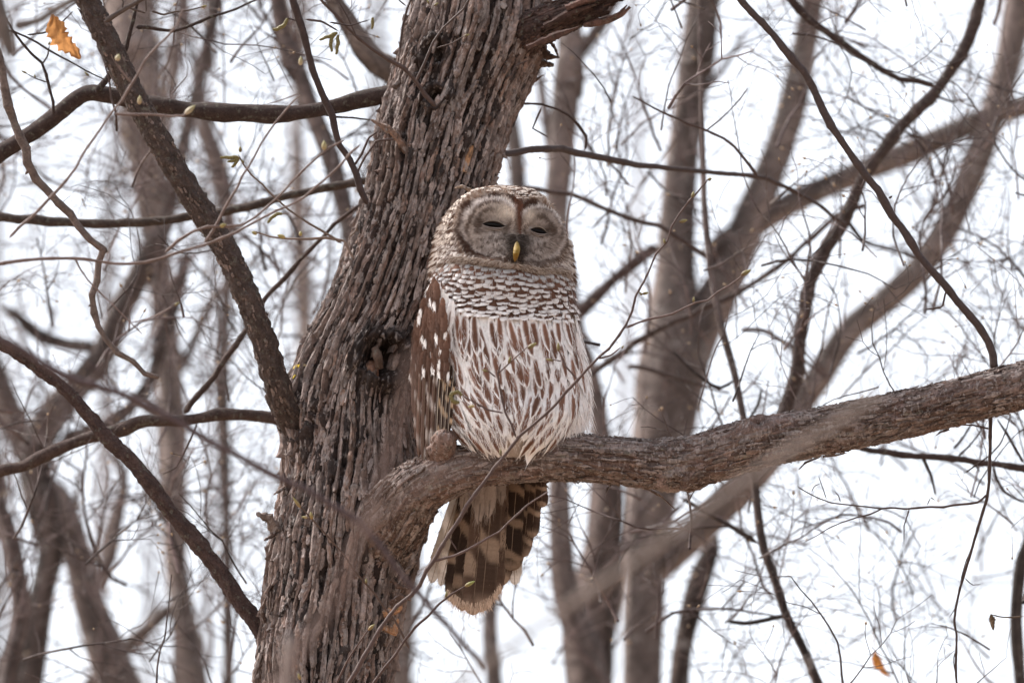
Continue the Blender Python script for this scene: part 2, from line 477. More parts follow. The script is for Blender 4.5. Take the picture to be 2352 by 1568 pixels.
def ribbon(soup, pts, hw, dd, col, curl=.3, n=14, taper=(.9, .25), r=rng):
    """a loose curling strip of bark hanging free of the trunk: (x, y) outline centre, half-width in picture units"""
    p = np.array(pts, float)
    d = np.concatenate([[0], np.cumsum(np.hypot(*np.diff(p, axis=0).T))]); u = np.linspace(0, d[-1], n)
    x = np.interp(u, d, p[:, 0]); y = np.interp(u, d, p[:, 1]); uu = u / d[-1]
    T = norm(np.stack([np.gradient(x), np.gradient(y)], 1))
    w_ = hw * np.interp(uu, [0, .5, 1], [taper[0], 1, taper[1]]) * (1 + .3 * r.uniform(-1, 1, n))
    rows = []
    for f, dz in ((-1, .004), (-.5, 0), (.5, .001), (1, .006)):
        rows.append(V(x - T[:, 1] * w_ * f, y + T[:, 0] * w_ * f, dd + dz * (1 + curl * uu) - .01 * uu))
    back = [r_ + FWD * .0018 for r_ in rows[::-1]]
    P = np.stack(rows + back, 1); m = P.shape[1]
    idx = np.arange(n * m).reshape(n, m); nx = np.roll(idx, -1, 1)
    q = np.stack([idx[:-1], nx[:-1], nx[1:], idx[1:]], -1).reshape(-1, 4)
    soup.add(P.reshape(-1, 3), q, c=np.tile(col, (n * m, 1)) * (1 + .2 * r.normal(size=(n * m, 1))))
dk = np.array((.095, .062, .05)); md = np.array((.19, .145, .125))
for pts, hw, dd, col in [
    ([(636, 1222), (618, 1190), (588, 1178)], 13, .05, md), ([(640, 1210), (622, 1232), (606, 1240)], 7, .05, dk),
    ([(690, 1030), (665, 1050), (648, 1042)], 7, .08, md), ([(668, 1110), (648, 1122), (628, 1136)], 5, .06, dk), ([(660, 1130), (655, 1100), (650, 1080)], 4, .06, dk),
    ([(722, 805), (735, 788), (752, 786)], 5, .09, dk), ([(775, 700), (760, 720), (742, 750)], 6, .1, dk), ([(800, 610), (788, 640), (770, 660)], 5, .12, dk),
    ([(935, 350), (905, 305), (880, 290), (852, 275)], 10, .04, np.array((.19, .12, .09))),
    ([(885, 340), (872, 318), (875, 296)], 5, .08, dk), ([(962, 100), (945, 80), (925, 95)], 6, .1, dk), ([(985, 10), (960, 40), (940, 60)], 6, .12, dk),
    ([(1172, 235), (1200, 205), (1242, 178)], 5, .16, dk), ([(1185, 212), (1215, 190), (1250, 172)], 4, .16, dk), ([(1160, 300), (1170, 270), (1178, 258)], 3, .15, md),
    ([(1225, 120), (1240, 145), (1272, 150)], 12, .10, dk), ([(1245, 105), (1258, 130), (1285, 132)], 9, .09, dk), ([(1215, 130), (1222, 155), (1240, 168)], 4, .11, dk),
    ([(1262, 92), (1275, 112), (1283, 134)], 4, .08, dk), ([(1140, 375), (1152, 350), (1158, 335)], 4, .15, md), ([(1135, 410), (1142, 395), (1150, 398)], 4, .15, md),
    ([(930, 1285), (950, 1270), (945, 1300), (930, 1310)], 8, .02, md), ([(945, 1230), (955, 1250), (962, 1225)], 5, .02, md),
    ([(900, 1330), (915, 1345), (940, 1352)], 7, .02, dk), ([(895, 1385), (920, 1370), (945, 1378)], 8, .02, dk), ([(880, 1410), (915, 1400), (922, 1380)], 10, .02, np.array((.3, .17, .1))),
    ([(880, 1440), (905, 1450), (915, 1420)], 9, .02, np.array((.3, .17, .1))), ([(880, 1520), (895, 1535), (890, 1568)], 6, .02, dk), ([(910, 1290), (925, 1320), (915, 1340)], 6, .02, md),
    ([(1085, 440), (1062, 428), (1045, 432)], 6, .0, np.array((.24, .16, .11))), ([(625, 1310), (640, 1280), (650, 1250)], 6, .06, md), ([(610, 1430), (600, 1400), (612, 1370)], 5, .05, dk),
    ([(600, 1500), (590, 1530), (578, 1565)], 7, .05, md), ([(625, 1340), (612, 1360), (616, 1400)], 6, .05, dk)]:
    s = Soup(); ribbon(s, pts, hw, dd + LEAN * (784 - pts[0][1]) * PXM * .9, col)
    part('peeling_bark', s, M['bark'], trunk, smooth=False)
# a fresh orange patch where a strip has come off
s = Soup(); _a, _t = TR.find(1066, 394); strip(s, TR, _a, _t, .034, .0034, .0062, 0, 0, 0, np.array((.34, .19, .105)), ns=10, jag=.15)
part('bare_wood_patch', s, M['bark'], trunk, smooth=False)
# the old knot's stub
KA, KT = TR.find(866, 852)
s = Soup()
t_ = Tube([(862, 800, lean(830, .10) - .078, 9), (868, 822, lean(840, .10) - .088, 11), (872, 848, lean(852, .10) - .085, 9)])
v, q, c = t_.grid(np.linspace(0, t_.L, 30), 14, lambda A, TH: .0012 * fbm(np.cos(TH) * 3, np.sin(TH) * 3, A * 160, 2, 2)); s.add(v, q, c=np.array((.10, .065, .05)))
part('knot_stub', s, M['limb'], trunk)
s = Soup()
t_ = Tube([(852, 838, lean(850, .10) - .055, 14), (852, 858, lean(850, .10) - .072, 17), (854, 878, lean(850, .10) - .055, 12)])
v, q, c = t_.grid(np.linspace(0, t_.L, 30), 18, lambda A, TH: .0010 * fbm(np.cos(TH) * 3, np.sin(TH) * 3, A * 160, 5, 2)); s.add(v, q, c=np.array((.30, .17, .12)))
part('knot_heartwood', s, M['perch'], trunk)
s = Soup()
for k in range(14):
    _a, _t = TR.find(700 + rng.normal() * 5, 864 + rng.normal() * 7); strip(s, TR, _a, _t, rng.uniform(.002, .004), rng.uniform(.0006, .0014), .007, 0, 0, 0, np.array((.50, .36, .04)), ns=4)
part('yellow_lichen', s, M['bark'], trunk)

# --- perch limb
PERCH = [(800, 1330, .06, 60), (850, 1262, .015, 80), (905, 1185, -.035, 76), (965, 1118, -.075, 62), (1050, 1080, -.10, 52), (1120, 1066, -.105, 46), (1200, 1058, -.105, 47), (1290, 1049, -.105, 53), (1400, 1056, -.10, 52),
         (1480, 1064, -.095, 53), (1545, 1066, -.09, 57), (1600, 1058, -.09, 55), (1650, 1044, -.09, 56), (1720, 1022, -.085, 57), (1800, 1006, -.08, 54), (1900, 988, -.075, 53), (2080, 950, -.065, 51), (2200, 922, -.06, 50), (2352, 884, -.05, 51), (2600, 820, -.04, 48), (3200, 640, 0, 42), (4200, 380, .1, 30), (5200, 50, .2, 12)]
PB = Tube(PERCH, 1600)
pb_end = PB.find(2420, 860)[0]
av = np.concatenate([np.linspace(0, pb_end, 760), np.linspace(pb_end + .003, PB.L, 60)])
PK = [(*PB.find(1740, 975), .013, .004), (*PB.find(1540, 1110), .016, .005)]
def perch_h(A, TH):
    e, idd, dv = plates(A, TH, 17, .020, 71, .6, .027)
    e2, idd2, dv2 = plates(A, TH, 36, .010, 91, .6, .027)
    smooth = np.exp(-((A - PB.find(1150, 1060)[0]) / .10) ** 2) * .65
    h = (1 - smooth) * (.0026 * sstep(.02, .3, e) * (.3 + .7 * idd) + .0013 * sstep(.02, .35, e2) * (.3 + .7 * idd2) + .0012 * dv * (idd > .5))
    h += .0030 * fbm(np.cos(TH) * 1.6, np.sin(TH) * 1.6, A * 14, 6, 3) + .0006 * fbm(np.cos(TH) * 16, np.sin(TH) * 16, A * 220, 7, 2)
    for ak, tk, rk, amp in PK:
        d = np.sqrt((A - ak) ** 2 + ((TH - tk) * .027) ** 2) / rk; h += amp * np.exp(-((d - .8) / .45) ** 2) - .5 * amp * np.exp(-(d / .4) ** 2)
    return h - .0015
def perch_c(A, TH):
    e, idd, dv = plates(A, TH, 17, .020, 71, .6, .027)
    e2, idd2, dv2 = plates(A, TH, 36, .010, 91, .6, .027)
    c = .5 * bark_colors(idd) + .5 * bark_colors(idd2)
    w1 = sstep(-.3, .5, fbm(np.cos(TH) * 2, np.sin(TH) * 2, A * 12, 55, 3))[..., None]
    c = c * (1 - .5 * w1) + np.array((.15, .092, .070)) * .5 * w1
    w2 = sstep(.25, .7, fbm(np.cos(TH) * 3, np.sin(TH) * 3, A * 20, 56, 3))[..., None]
    return c * (1 - .5 * w2) + np.array((.27, .235, .22)) * .5 * w2
s = Soup(); v, q, c = PB.grid(av, 150, perch_h, perch_c); s.add(v, q, c=c)
perch = part('perch_limb', s, M['perch'], tree)
s = Soup()
pa0 = PB.find(850, 1262)[0]
for k in range(1500):
    a = rng.uniform(pa0, pb_end); th = rng.uniform(-.4, math.pi + .3)
    strip(s, PB, a, th, rng.uniform(.006, .026), rng.uniform(.0008, .0028), rng.uniform(.0004, .002), rng.uniform(0, .0015), rng.uniform(0, .0022), rng.normal() * .4,
          PAL[rng.integers(len(PAL))] * rng.uniform(.5, .95), ns=6, R0=.027, jag=.4, th_k=.0011)
for k in range(500):      # coarser plates on the swollen base
    a = pa0 + abs(rng.normal()) * .05; th = rng.uniform(-.4, math.pi + .4)
    strip(s, PB, a, th, rng.uniform(.012, .05), rng.uniform(.0010, .0036), rng.uniform(.0004, .004), rng.uniform(0, .003), rng.uniform(0, .003), rng.normal() * .5,
          PAL[rng.integers(len(PAL))] * rng.uniform(.45, .95), ns=6, R0=.04, jag=.4, th_k=.0014)
fl = part('bark_flakes', s, M['perch'], perch, smooth=False); fl['kind'] = 'stuff'
for pts, hw, dd in [([(1548, 1118), (1590, 1122), (1640, 1104)], 9, -.07), ([(1430, 1112), (1480, 1118), (1520, 1140), (1550, 1168)], 4, -.07), ([(1405, 1110), (1395, 1122), (1390, 1142)], 2.5, -.08),
                    ([(1700, 1092), (1670, 1096), (1640, 1106)], 3, -.07), ([(1880, 1050), (1850, 1062), (1835, 1078)], 3, -.06), ([(1890, 1048), (1920, 1045), (1945, 1040)], 3, -.06), ([(2180, 985), (2160, 992), (2150, 1000)], 3, -.05), ([(1270, 1100), (1250, 1110), (1262, 1122)], 2.5, -.08)]:
    s = Soup(); ribbon(s, pts, hw, dd, dk); part('peeling_bark', s, M['perch'], perch, smooth=False)
# rounded knob on the perch beside the owl
t_ = Tube([(1012, 1095, -.080, 40), (1015, 1060, -.094, 38), (1019, 1030, -.112, 33), (1022, 1008, -.122, 29), (1024, 993, -.123, 21), (1025, 984, -.123, 8)])
s = Soup(); v, q, c = t_.grid(np.linspace(0, t_.L, 80), 64, lambda A, TH: .0028 * fbm(np.cos(TH) * 2, np.sin(TH) * 2, A * 90, 2, 3) + .0012 * sstep(.02, .3, plates(A, TH, 13, .010, 5)[0]) - .001,
                              lambda A, TH: .5 * bark_colors(plates(A, TH, 13, .010, 5)[1]) + .75 * np.array((.15, .098, .08)) - .1 * bark_colors(plates(A, TH, 13, .010, 5)[1])); s.add(v, q, c=c)
part('knob', s, M['perch'], perch)

# --- other limbs of the same tree
def rough(amp, fa, ft, seed):
    return lambda A, TH: amp * fbm(np.cos(TH) * ft, np.sin(TH) * ft, A * fa, seed, 4)
def limb(name, ctrl, nth, step, col, amp, mat='limb', parent=tree, seed=1, fa=120, ft=4):
    t = Tube(ctrl, 600)
    s = Soup()
    v, q, c = t.grid(np.linspace(0, t.L, max(8, int(t.L / step))), nth, rough(amp, fa, ft, seed)); s.add(v, q, c=np.array(col))
    return part(name, s, M[mat], parent), t
LEFT = [(735, 1010, .09, 34), (690, 985, .06, 40), (655, 935, .035, 33), (632, 870, .02, 29), (610, 795, .015, 29), (585, 725, .01, 28), (552, 645, .01, 28), (515, 568, .01, 27), (470, 495, .01, 27), (425, 425, .01, 26), (375, 340, .01, 26), (325, 252, .01, 26), (285, 175, .015, 26), (240, 80, .02, 26), (200, 0, .025, 25), (160, -90, .03, 25), (60, -400, .1, 20), (-60, -900, .2, 8)]
left_limb, LT = limb('limb', LEFT, 60, .0018, (.068, .050, .045), .0022, seed=3)
LOW = [(690, 1550, .08, 18), (660, 1540, .055, 26), (628, 1498, .03, 22), (590, 1432, .02, 19), (540, 1365, .02, 19), (490, 1292, .02, 18), (440, 1230, .02, 19), (395, 1180, .02, 16), (345, 1112, .02, 17), (295, 1052, .02, 16), (250, 1010, .02, 17), (205, 955, .02, 14), (150, 895, .02, 13), (90, 848, .02, 12), (30, 806, .02, 12), (-40, 760, .03, 12), (-300, 560, .05, 6)]
limb('limb', LOW, 48, .0018, (.068, .045, .042), .0016, seed=4)
TOP = [(1110, 130, .20, 40), (1180, 96, .165, 46), (1225, 68, .135, 38), (1270, 48, .12, 34), (1320, 28, .11, 30), (1375, 8, .10, 22), (1420, -12, .09, 13), (1450, -24, .085, 6)]
top_limb, TL = limb('broken_limb', TOP, 60, .0016, (.045, .029, .027), .0045, seed=5, fa=70, ft=3)
for pts, hw in [([(1340, 58), (1390, 48), (1425, 38), (1447, 16)], 9), ([(1300, 20), (1345, 0), (1400, -20)], 12), ([(1250, 62), (1310, 30), (1370, 10)], 9), ([(1210, 110), (1260, 88), (1330, 62)], 8), ([(1395, 44), (1425, 30), (1440, 12)], 5)]:
    s = Soup(); ribbon(s, pts, hw, .085 + rng.uniform(-.01, .01), np.array((.075, .044, .038)) * rng.uniform(.6, 1.5), taper=(.7, .3)); part('splinter', s, M['limb'], top_limb, smooth=False)

s = Soup()
for k in range(420):
    a = rng.uniform(.0, TL.L * .8); th = rng.uniform(-.4, math.pi + .4)
    strip(s, TL, a, th, rng.uniform(.01, .045), rng.uniform(.0010, .0032), rng.uniform(.0005, .004), rng.uniform(0, .003), rng.uniform(0, .004), rng.normal() * .5,
          np.array((.062, .038, .033)) * rng.uniform(.5, 1.6), ns=6, R0=.022, jag=.4, th_k=.0014)
fl = part('bark_flakes', s, M['limb'], top_limb, smooth=False); fl['kind'] = 'stuff'
s = Soup()
for k in range(500):
    a = rng.uniform(.05, LT.L * .7); th = rng.uniform(-.3, math.pi + .3)
    strip(s, LT, a, th, rng.uniform(.003, .010), rng.uniform(.0008, .002), rng.uniform(.0004, .0014), 0, rng.uniform(0, .001), rng.normal() * .4,
          np.array((.12, .09, .08)) * rng.uniform(.5, 1.6), ns=5, R0=.0135, jag=.5, th_k=.0008)
fl = part('bark_flakes', s, M['limb'], left_limb, smooth=False); fl['kind'] = 'stuff'
# ------------------------------------------------------------------ the owl
orng = np.random.default_rng(21)
owl = thing('owl', 'brown and white barred owl dozing on the thick perch limb, eyes nearly shut', 'owl', V(1165, 1035, -.105))
_p = np.array([(424, 1146, 1152), (427, 1128, 1176), (432, 1110, 1202), (440, 1088, 1226), (455, 1063, 1250), (480, 1038, 1273), (510, 1019, 1290), (550, 1006, 1303), (600, 998, 1310), (640, 995, 1313), (680, 990, 1316), (720, 986, 1320),
               (760, 986, 1326), (800, 990, 1333), (850, 998, 1343), (900, 1008, 1350), (950, 1022, 1345), (1000, 1045, 1314), (1030, 1066, 1284), (1050, 1096, 1250), (1064, 1150, 1190)], float)
_yy = np.linspace(424, 1064, 900)
_xl, _xr = np.interp(_yy, _p[:, 0], _p[:, 1]), np.interp(_yy, _p[:, 0], _p[:, 2])
_k = np.hanning(31); _k /= _k.sum()
def _sm(a):
    b = np.convolve(np.pad(a, 15, mode='edge'), _k, 'valid')
    wgt = sstep(440, 475, _yy); return a * (1 - wgt) + b * wgt
_xl, _xr = _sm(_xl), _sm(_xr)
CHX = np.array([990, 1040, 1090, 1133, 1187, 1241, 1273, 1320.]); CHY = np.array([622, 599, 602, 609, 616, 627, 624, 636.])
def chin(x): return np.interp(x, CHX, CHY)
EYE_L, EYE_R = (1135.0, 517.0), (1236.0, 531.0)
def face_relief(x, y):
    dl = np.hypot((x - 1133) / 1.1, y - 520); dr = np.hypot((x - 1238) / .95, y - 533)
    m = .0065 * np.exp(-(dl / 38) ** 2) + .0065 * np.exp(-(dr / 34) ** 2)
    xc = 1191 - (y - 500) * .04
    m -= .0060 * np.exp(-((x - xc) / 16) ** 2) * sstep(440, 480, y) * (1 - sstep(575, 605, y))
    m -= .0075 * np.exp(-(np.hypot(x - 1186, (y - 572) / 1.2) / 24) ** 2)
    # raised rim of the discs
    for (cx, cy, rx, ry) in ((1131, 521, 75, 74), (1236, 535, 60, 68)):
        d = np.hypot((x - cx) / rx, (y - cy) / ry)
        out = np.where(cx < 1190, x < 1186, x > 1196)
        m -= .0040 * np.exp(-((d - 1.04) / .10) ** 2) * out
    c = y - chin(x)
    m += .0075 * np.exp(-((c - 3) / 5.5) ** 2) - .0035 * np.exp(-((c + 9) / 8) ** 2)
    m -= .004 * np.exp(-((c - 40) / 28) ** 2)
    return m
def OS(phi, y, off=0.0):
    """owl surface: phi 0 = right, pi/2 = front (camera), pi = left; off metres outward"""
    phi = np.asarray(phi, float); y = np.asarray(y, float)
    xl = np.interp(y, _yy, _xl); xr = np.interp(y, _yy, _xr)
    xc, rx = (xl + xr) / 2, (xr - xl) / 2
    rx2 = rx + off / PXM
    rd = rx * PXM * np.interp(y, [424, 520, 620, 760, 900, 1000, 1064], [1.0, .95, .93, .90, .98, 1.28, 1.45]) + off
    dc = -.050 + .20 * (784 - y) * PXM
    x = xc + rx2 * np.cos(phi)
    sn = np.sin(phi)
    dd = dc - rd * sn + face_relief(x, y) * np.clip(sn * 1.6, 0, 1)
    return V(x, y, dd)
def phix(x, y):
    xl = np.interp(y, _yy, _xl); xr = np.interp(y, _yy, _xr)
    return np.arccos(np.clip((x - (xl + xr) / 2) / ((xr - xl) / 2), -.995, .995))
def rad(y): return (np.interp(y, _yy, _xr) - np.interp(y, _yy, _xl)) / 2
def ONorm(phi, y):
    e = .01; a = OS(phi + e, y) - OS(phi - e, y); b = OS(phi, y + 1.5) - OS(phi, y - 1.5)
    n_ = norm(np.cross(a, b)); 
    c = OS(phi, y) - V((np.interp(y, _yy, _xl) + np.interp(y, _yy, _xr)) / 2, y, -.05 + .2 * (784 - np.asarray(y, float)) * PXM)
    return n_ * np.sign((n_ * c).sum(-1, keepdims=True))

WHITE = np.array((.90, .87, .87)); BROWN = np.array((.085, .042, .028)); DARK = np.array((.030, .017, .012)); BUFF = np.array((.50, .36, .24)); GREY = np.array((.40, .34, .30))

def face_color(x, y):
    """plumage pattern of the head: concentric rings round each eye, dark rim, barred crown"""
    x, y = np.broadcast_arrays(np.asarray(x, float), np.asarray(y, float))
    left = x < 1192
    cx = np.where(left, 1133, 1238); cy = np.where(left, 519, 533); rx = np.where(left, 74, 61); ry = np.where(left, 74, 69)
    ang = np.arctan2(y - cy, x - cx)
    d = np.hypot((x - cx) / rx, (y - cy) / ry)
    dn = d + .09 * vnoise(x / 17, y / 17, 0, 3) + .05 * vnoise(x / 5, y / 5, 0, 4)
    ring = sstep(.15, .85, .5 + .5 * np.cos(dn * 2 * math.pi * 3.6 + 2.0))
    low = sstep(-.1, .7, np.sin(ang))
    pale = np.array((.46, .395, .36)); brn = np.array((.085, .054, .040))
    contrast = (.85 - .5 * low) * sstep(.12, .4, d)
    c = pale * (1 - (ring * contrast)[..., None]) + brn * (ring * contrast)[..., None]
    # mottling on the cheeks
    mt = sstep(.05, .55, vnoise(x / 6, y / 4.0, 0, 9)) * (.25 + .55 * low)
    c = c * (1 - mt[..., None]) + brn * mt[..., None]
    # pale brow patches beside the central stripe
    bw = np.exp(-(((x - 1160) / 24) ** 2 + ((y - 492) / 16) ** 2)) + np.exp(-(((x - 1216) / 14) ** 2 + ((y - 497) / 18) ** 2))
    c = c + (np.array((.74, .66, .59)) - c) * np.clip(bw * .95, 0, 1)[..., None]
    # white arc inside the rim, above
    wa = np.exp(-((d - .84) / .075) ** 2) * sstep(.05, .6, -np.sin(ang)) * .95
    c = c + (np.array((.84, .79, .78)) - c) * wa[..., None]
    wl = np.exp(-((d - .90) / .06) ** 2) * (np.cos(ang) * np.where(left, -1, 1) > .3) * .6
    c = c + (np.array((.58, .52, .50)) - c) * wl[..., None]
    # dark rim
    rim = np.exp(-((dn - 1.035) / (.085 + .05 * sstep(.2, .7, -np.sin(ang)))) ** 4) * (.42 + .58 * np.maximum(sstep(.25, .6, -np.sin(ang)), sstep(.05, .4, np.sin(ang)) * np.where(left, 1, .3)))
    c = c + (np.array((.058, .030, .020)) - c) * rim[..., None]
    # grey-black between eye and bill
    bk = np.exp(-(((x - 1187) / 31) ** 2 + ((y - 564) / 27) ** 2)) * 1.0 + .5 * np.exp(-(((x - 1160) / 20) ** 2 + ((y - 540) / 12) ** 2)) + .5 * np.exp(-(((x - 1212) / 16) ** 2 + ((y - 548) / 14) ** 2))
    c = c + (np.array((.075, .062, .055)) - c) * np.clip(bk, 0, .93)[..., None]
    # brown shade above the eyes' outer corners
    ec = np.exp(-(((x - 1104) / 14) ** 2 + ((y - 508) / 11) ** 2)) * .75 + np.exp(-(((x - 1257) / 11) ** 2 + ((y - 526) / 13) ** 2)) * .75 + .6 * np.exp(-(((x - 1134) / 30) ** 2 + ((y - 519) / 11) ** 2)) + .6 * np.exp(-(((x - 1237) / 23) ** 2 + ((y - 533) / 11) ** 2)) + .4 * np.exp(-(((x - 1160) / 9) ** 2 + ((y - 527) / 9) ** 2))
    c = c + (np.array((.10, .07, .055)) - c) * np.clip(ec, 0, 1)[..., None]
    # central stripe
    sx = 1191.5 + (y - 495) * .03
    sw = np.interp(y, [440, 462, 505, 535, 545], [15, 11, 8.0, 4.5, 1])
    st = np.exp(-((x - sx) / sw) ** 4) * sstep(440, 455, y) * (1 - sstep(533, 545, y))
    c = c + (np.array((.125, .055, .035)) - c) * np.clip(st, 0, 1)[..., None]
    # crown and neck outside the discs
    out = sstep(1.10, 1.17, dn) * np.where(left, x < 1180, x > 1202) + sstep(440, 430, y) * 0
    out = np.maximum(out, (y < np.interp(x, [1060, 1133, 1175, 1192, 1230, 1290], [470, 446, 452, 462, 462, 500])) * 1.0)
    bar = .5 + .5 * np.cos(dn * 2 * math.pi * 6.5 + 3 * vnoise(x / 10, y / 10, 0, 12))
    oc = np.array((.40, .34, .30)) * (1 - bar[..., None]) + np.array((.20, .12, .08)) * bar[..., None]
    c = c + (oc - c) * np.clip(out, 0, 1)[..., None]
    # chin ruff
    cc = y - chin(x)
    rf = np.exp(-((cc + 7) / 5) ** 2) * .8
    stv = vnoise(x / 9 + y / 3, y / 2.2, 0, 15)
    rc = np.array((.50, .42, .37)) + stv[..., None] * np.array((.10, .09, .085))
    c = c + (rc - c) * rf[..., None]
    return np.clip(c, .02, .8)

# continuous body
ny, nph = 420, 300
yv = np.concatenate([np.linspace(424, 470, 60), np.linspace(471, 1064, ny - 60)])
ph = np.linspace(0, 2 * math.pi, nph, endpoint=False)
Y, PH = np.meshgrid(yv, ph, indexing='ij')
P = OS(PH, Y)
x_ = (np.interp(Y, _yy, _xl) + np.interp(Y, _yy, _xr)) / 2 + rad(Y) * np.cos(PH)
cf = face_color(x_, Y)
bodyc = np.array((.42, .36, .33)) * np.ones_like(cf)
backc = np.array((.24, .16, .12)) * np.ones_like(cf)
isf = ((Y < chin(x_) + 2) & (np.sin(PH) > -.2))[..., None]
c = np.where(isf, cf, np.where((np.sin(PH) < -.05)[..., None], backc, bodyc))
idx = np.arange(ny * nph).reshape(ny, nph); nx = np.roll(idx, -1, 1)
s = Soup(); s.add(P.reshape(-1, 3), np.stack([idx[:-1], nx[:-1], nx[1:], idx[1:]], -1), c=c)
top = len(P.reshape(-1, 3)); s.add(np.array([P[0].mean(0), P[-1].mean(0)]), c=np.array((.3, .2, .16)))
s.t.append(np.array([(top, i, (i + 1) % nph) for i in range(nph)] + [(top + 1, (ny - 1) * nph + (i + 1) % nph, (ny - 1) * nph + i) for i in range(nph)]))
part('body', s, M['down'], owl)

def feather(soup, C, N, W, colf, nb=16, sag=.25, fray=.07, sweep=.12, rachis=None, r=orng, cross=4, tipw=.5):
    """barbs leaving a centre line: C, N (n,3) centre and normals; W(u) half-width in metres; colf(u, s)"""
    n_ = len(C); uu = np.linspace(0, 1, n_)
    L = np.linalg.norm(np.diff(C, axis=0), axis=1).sum()
    u = np.linspace(.0, .985, nb)
    itp = lambda A, q_: np.stack([np.interp(q_, uu, A[:, k]) for k in range(3)], -1)
    Cu, Nu = itp(C, u), norm(itp(N, u))
    Tg = norm(np.gradient(C, axis=0)); 
    for side in (-1, 1):
        fr = 1 + fray * r.normal(size=nb)
        wu = W(u) * fr
        ue = np.minimum(u + sweep * (1 - .3 * u) + .02 * r.normal(size=nb), 1.04)
        Ce = itp(C, np.minimum(ue, 1)) + (np.maximum(ue - 1, 0) * L)[:, None] * Tg[-1]
        Te, Tu = itp(Tg, np.minimum(ue, 1)), itp(Tg, u)
        B = norm(np.cross(Tu, Nu)) * side
        tip = Ce + B * wu[:, None] - Nu * (sag * wu)[:, None]
        bd = norm(tip - Cu); hwv = norm(np.cross(Nu, bd)); hwv = hwv * np.sign((hwv * Tu).sum(-1, keepdims=True))
        sa = np.clip(wu / np.maximum(np.linalg.norm(tip - Cu, axis=1), 1e-6), .12, 1)
        hw = (L / nb * sa * .80 + .00005)[:, None]
        rows = []; cols = []
        for k in range(cross):
            f = k / (cross - 1)
            pt = Cu * (1 - f) + tip * f + Nu * (sag * .5 * wu * math.sin(f * math.pi))[:, None] + Nu * (r.normal(size=nb) * .00012)[:, None]
            ww = hw * (1 - tipw * f ** 2)
            rows.append(pt - hwv * ww); rows.append(pt + hwv * ww)
            cc = colf(np.clip(u + (ue - u) * f, 0, 1), np.full(nb, f * side)); cols += [cc, cc]
        P = np.stack(rows, 1); m = 2 * cross
        base = np.arange(nb)[:, None] * m
        q = np.concatenate([base + np.array([2 * k, 2 * k + 1, 2 * k + 3, 2 * k + 2]) for k in range(cross - 1)])
        soup.add(P.reshape(-1, 3), q, c=np.stack(cols, 1).reshape(-1, 3))
    if rachis is not None:
        Bm = norm(np.cross(Tg, N)); wr = L * .006 * np.linspace(1, .3, n_)[:, None] + .0001
        a_, b_ = C - Bm * wr + N * .0004, C + Bm * wr + N * .0004
        idx = np.arange(n_)
        soup.add(np.concatenate([a_, b_]), np.stack([idx[:-1], idx[1:], n_ + idx[1:], n_ + idx[:-1]], -1), c=np.array(rachis))

def blade(soup, C, N, hw, shape, colf, nu=16, nv=7, camber=.25, jag=.03, fringe=0, flen=.3, fw=.00016, rachis=None, r=orng):
    """one closed vane: shape(u) half-width factor; optional loose barb ends along the margin"""
    n_ = len(C); uu = np.linspace(0, 1, n_)
    u = np.linspace(0, 1, nu) ** .9
    itp = lambda A, q_: np.stack([np.interp(q_, uu, A[:, k]) for k in range(3)], -1)
    Cu, Nu = itp(C, u), norm(itp(N, u)); Tg = norm(np.gradient(C, axis=0)); Tu = norm(itp(Tg, u)); B = norm(np.cross(Tu, Nu))
    L = np.linalg.norm(np.diff(C, axis=0), axis=1).sum()
    W_ = hw * PXM * shape(u)
    ss = np.linspace(-1, 1, nv)
    jw = 1 + jag * r.normal(size=(nu, 2))
    P = np.zeros((nu, nv, 3)); K = np.zeros((nu, nv, 3))
    for j, s_ in enumerate(ss):
        k = W_ * s_ * (jw[:, 0] if s_ < 0 else jw[:, 1])
        P[:, j] = Cu + B * k[:, None] - Nu * (camber * W_ * s_ * s_)[:, None] + Tu * (r.normal(size=nu) * .0003 * abs(s_))[:, None]
        K[:, j] = colf(u, np.full(nu, s_))
    K *= 1 + .06 * r.normal(size=(nu, 1, 1))
    idx = np.arange(nu * nv).reshape(nu, nv)
    soup.add(P.reshape(-1, 3), np.stack([idx[:-1, :-1], idx[1:, :-1], idx[1:, 1:], idx[:-1, 1:]], -1), c=np.clip(K, .01, .9))
    if fringe:
        fu = r.uniform(.15, 1.0, fringe) ** .8; fs = np.where(r.random(fringe) < .65, r.choice([-1, 1], fringe) * r.uniform(.75, 1, fringe), r.uniform(-1, 1, fringe))
        Wf = hw * PXM * shape(fu); Bf = itp(B, fu) if n_ == nu else np.stack([np.interp(fu, u, B[:, k]) for k in range(3)], -1)
        Nf = norm(itp(N, fu)); Tf = norm(itp(Tg, fu))
        R = itp(C, fu) + Bf * (Wf * fs)[:, None] + Nf * .0004
        D1 = norm(Tf + Bf * (fs * r.uniform(.05, .45, fringe))[:, None] + Nf * .08); D2 = norm(Tf + Bf * (r.normal(size=fringe) * .25)[:, None])
        strands(soup, R, D1, D2, L * flen * r.uniform(.4, 1.1, fringe), fw * r.uniform(.6, 1.4, fringe), np.clip(colf(fu, fs) * (1 + .1 * r.normal(size=(fringe, 1))), .01, .9))
    if rachis is not None:
        wr = L * .004 * np.linspace(1, .3, nu)[:, None] + .00012
        a_, b_ = Cu - B * wr + Nu * .0004, Cu + B * wr + Nu * .0004
        k = np.arange(nu)
        soup.add(np.concatenate([a_, b_]), np.stack([k[:-1], k[1:], nu + k[1:], nu + k[:-1]], -1), c=np.array(rachis))

def round_tip(pk=.6, root=.45):
    return lambda u: np.interp(u, [0, .2, pk], [root, .8, 1]) * np.sqrt(np.clip(1 - np.clip((u - pk) / (1.0 - pk), 0, 1) ** 2.6, .004, 1))
def soft_tip(u): return np.interp(u, [0, .15, .45, .72, .9, 1], [.4, .75, 1, .86, .5, .06])

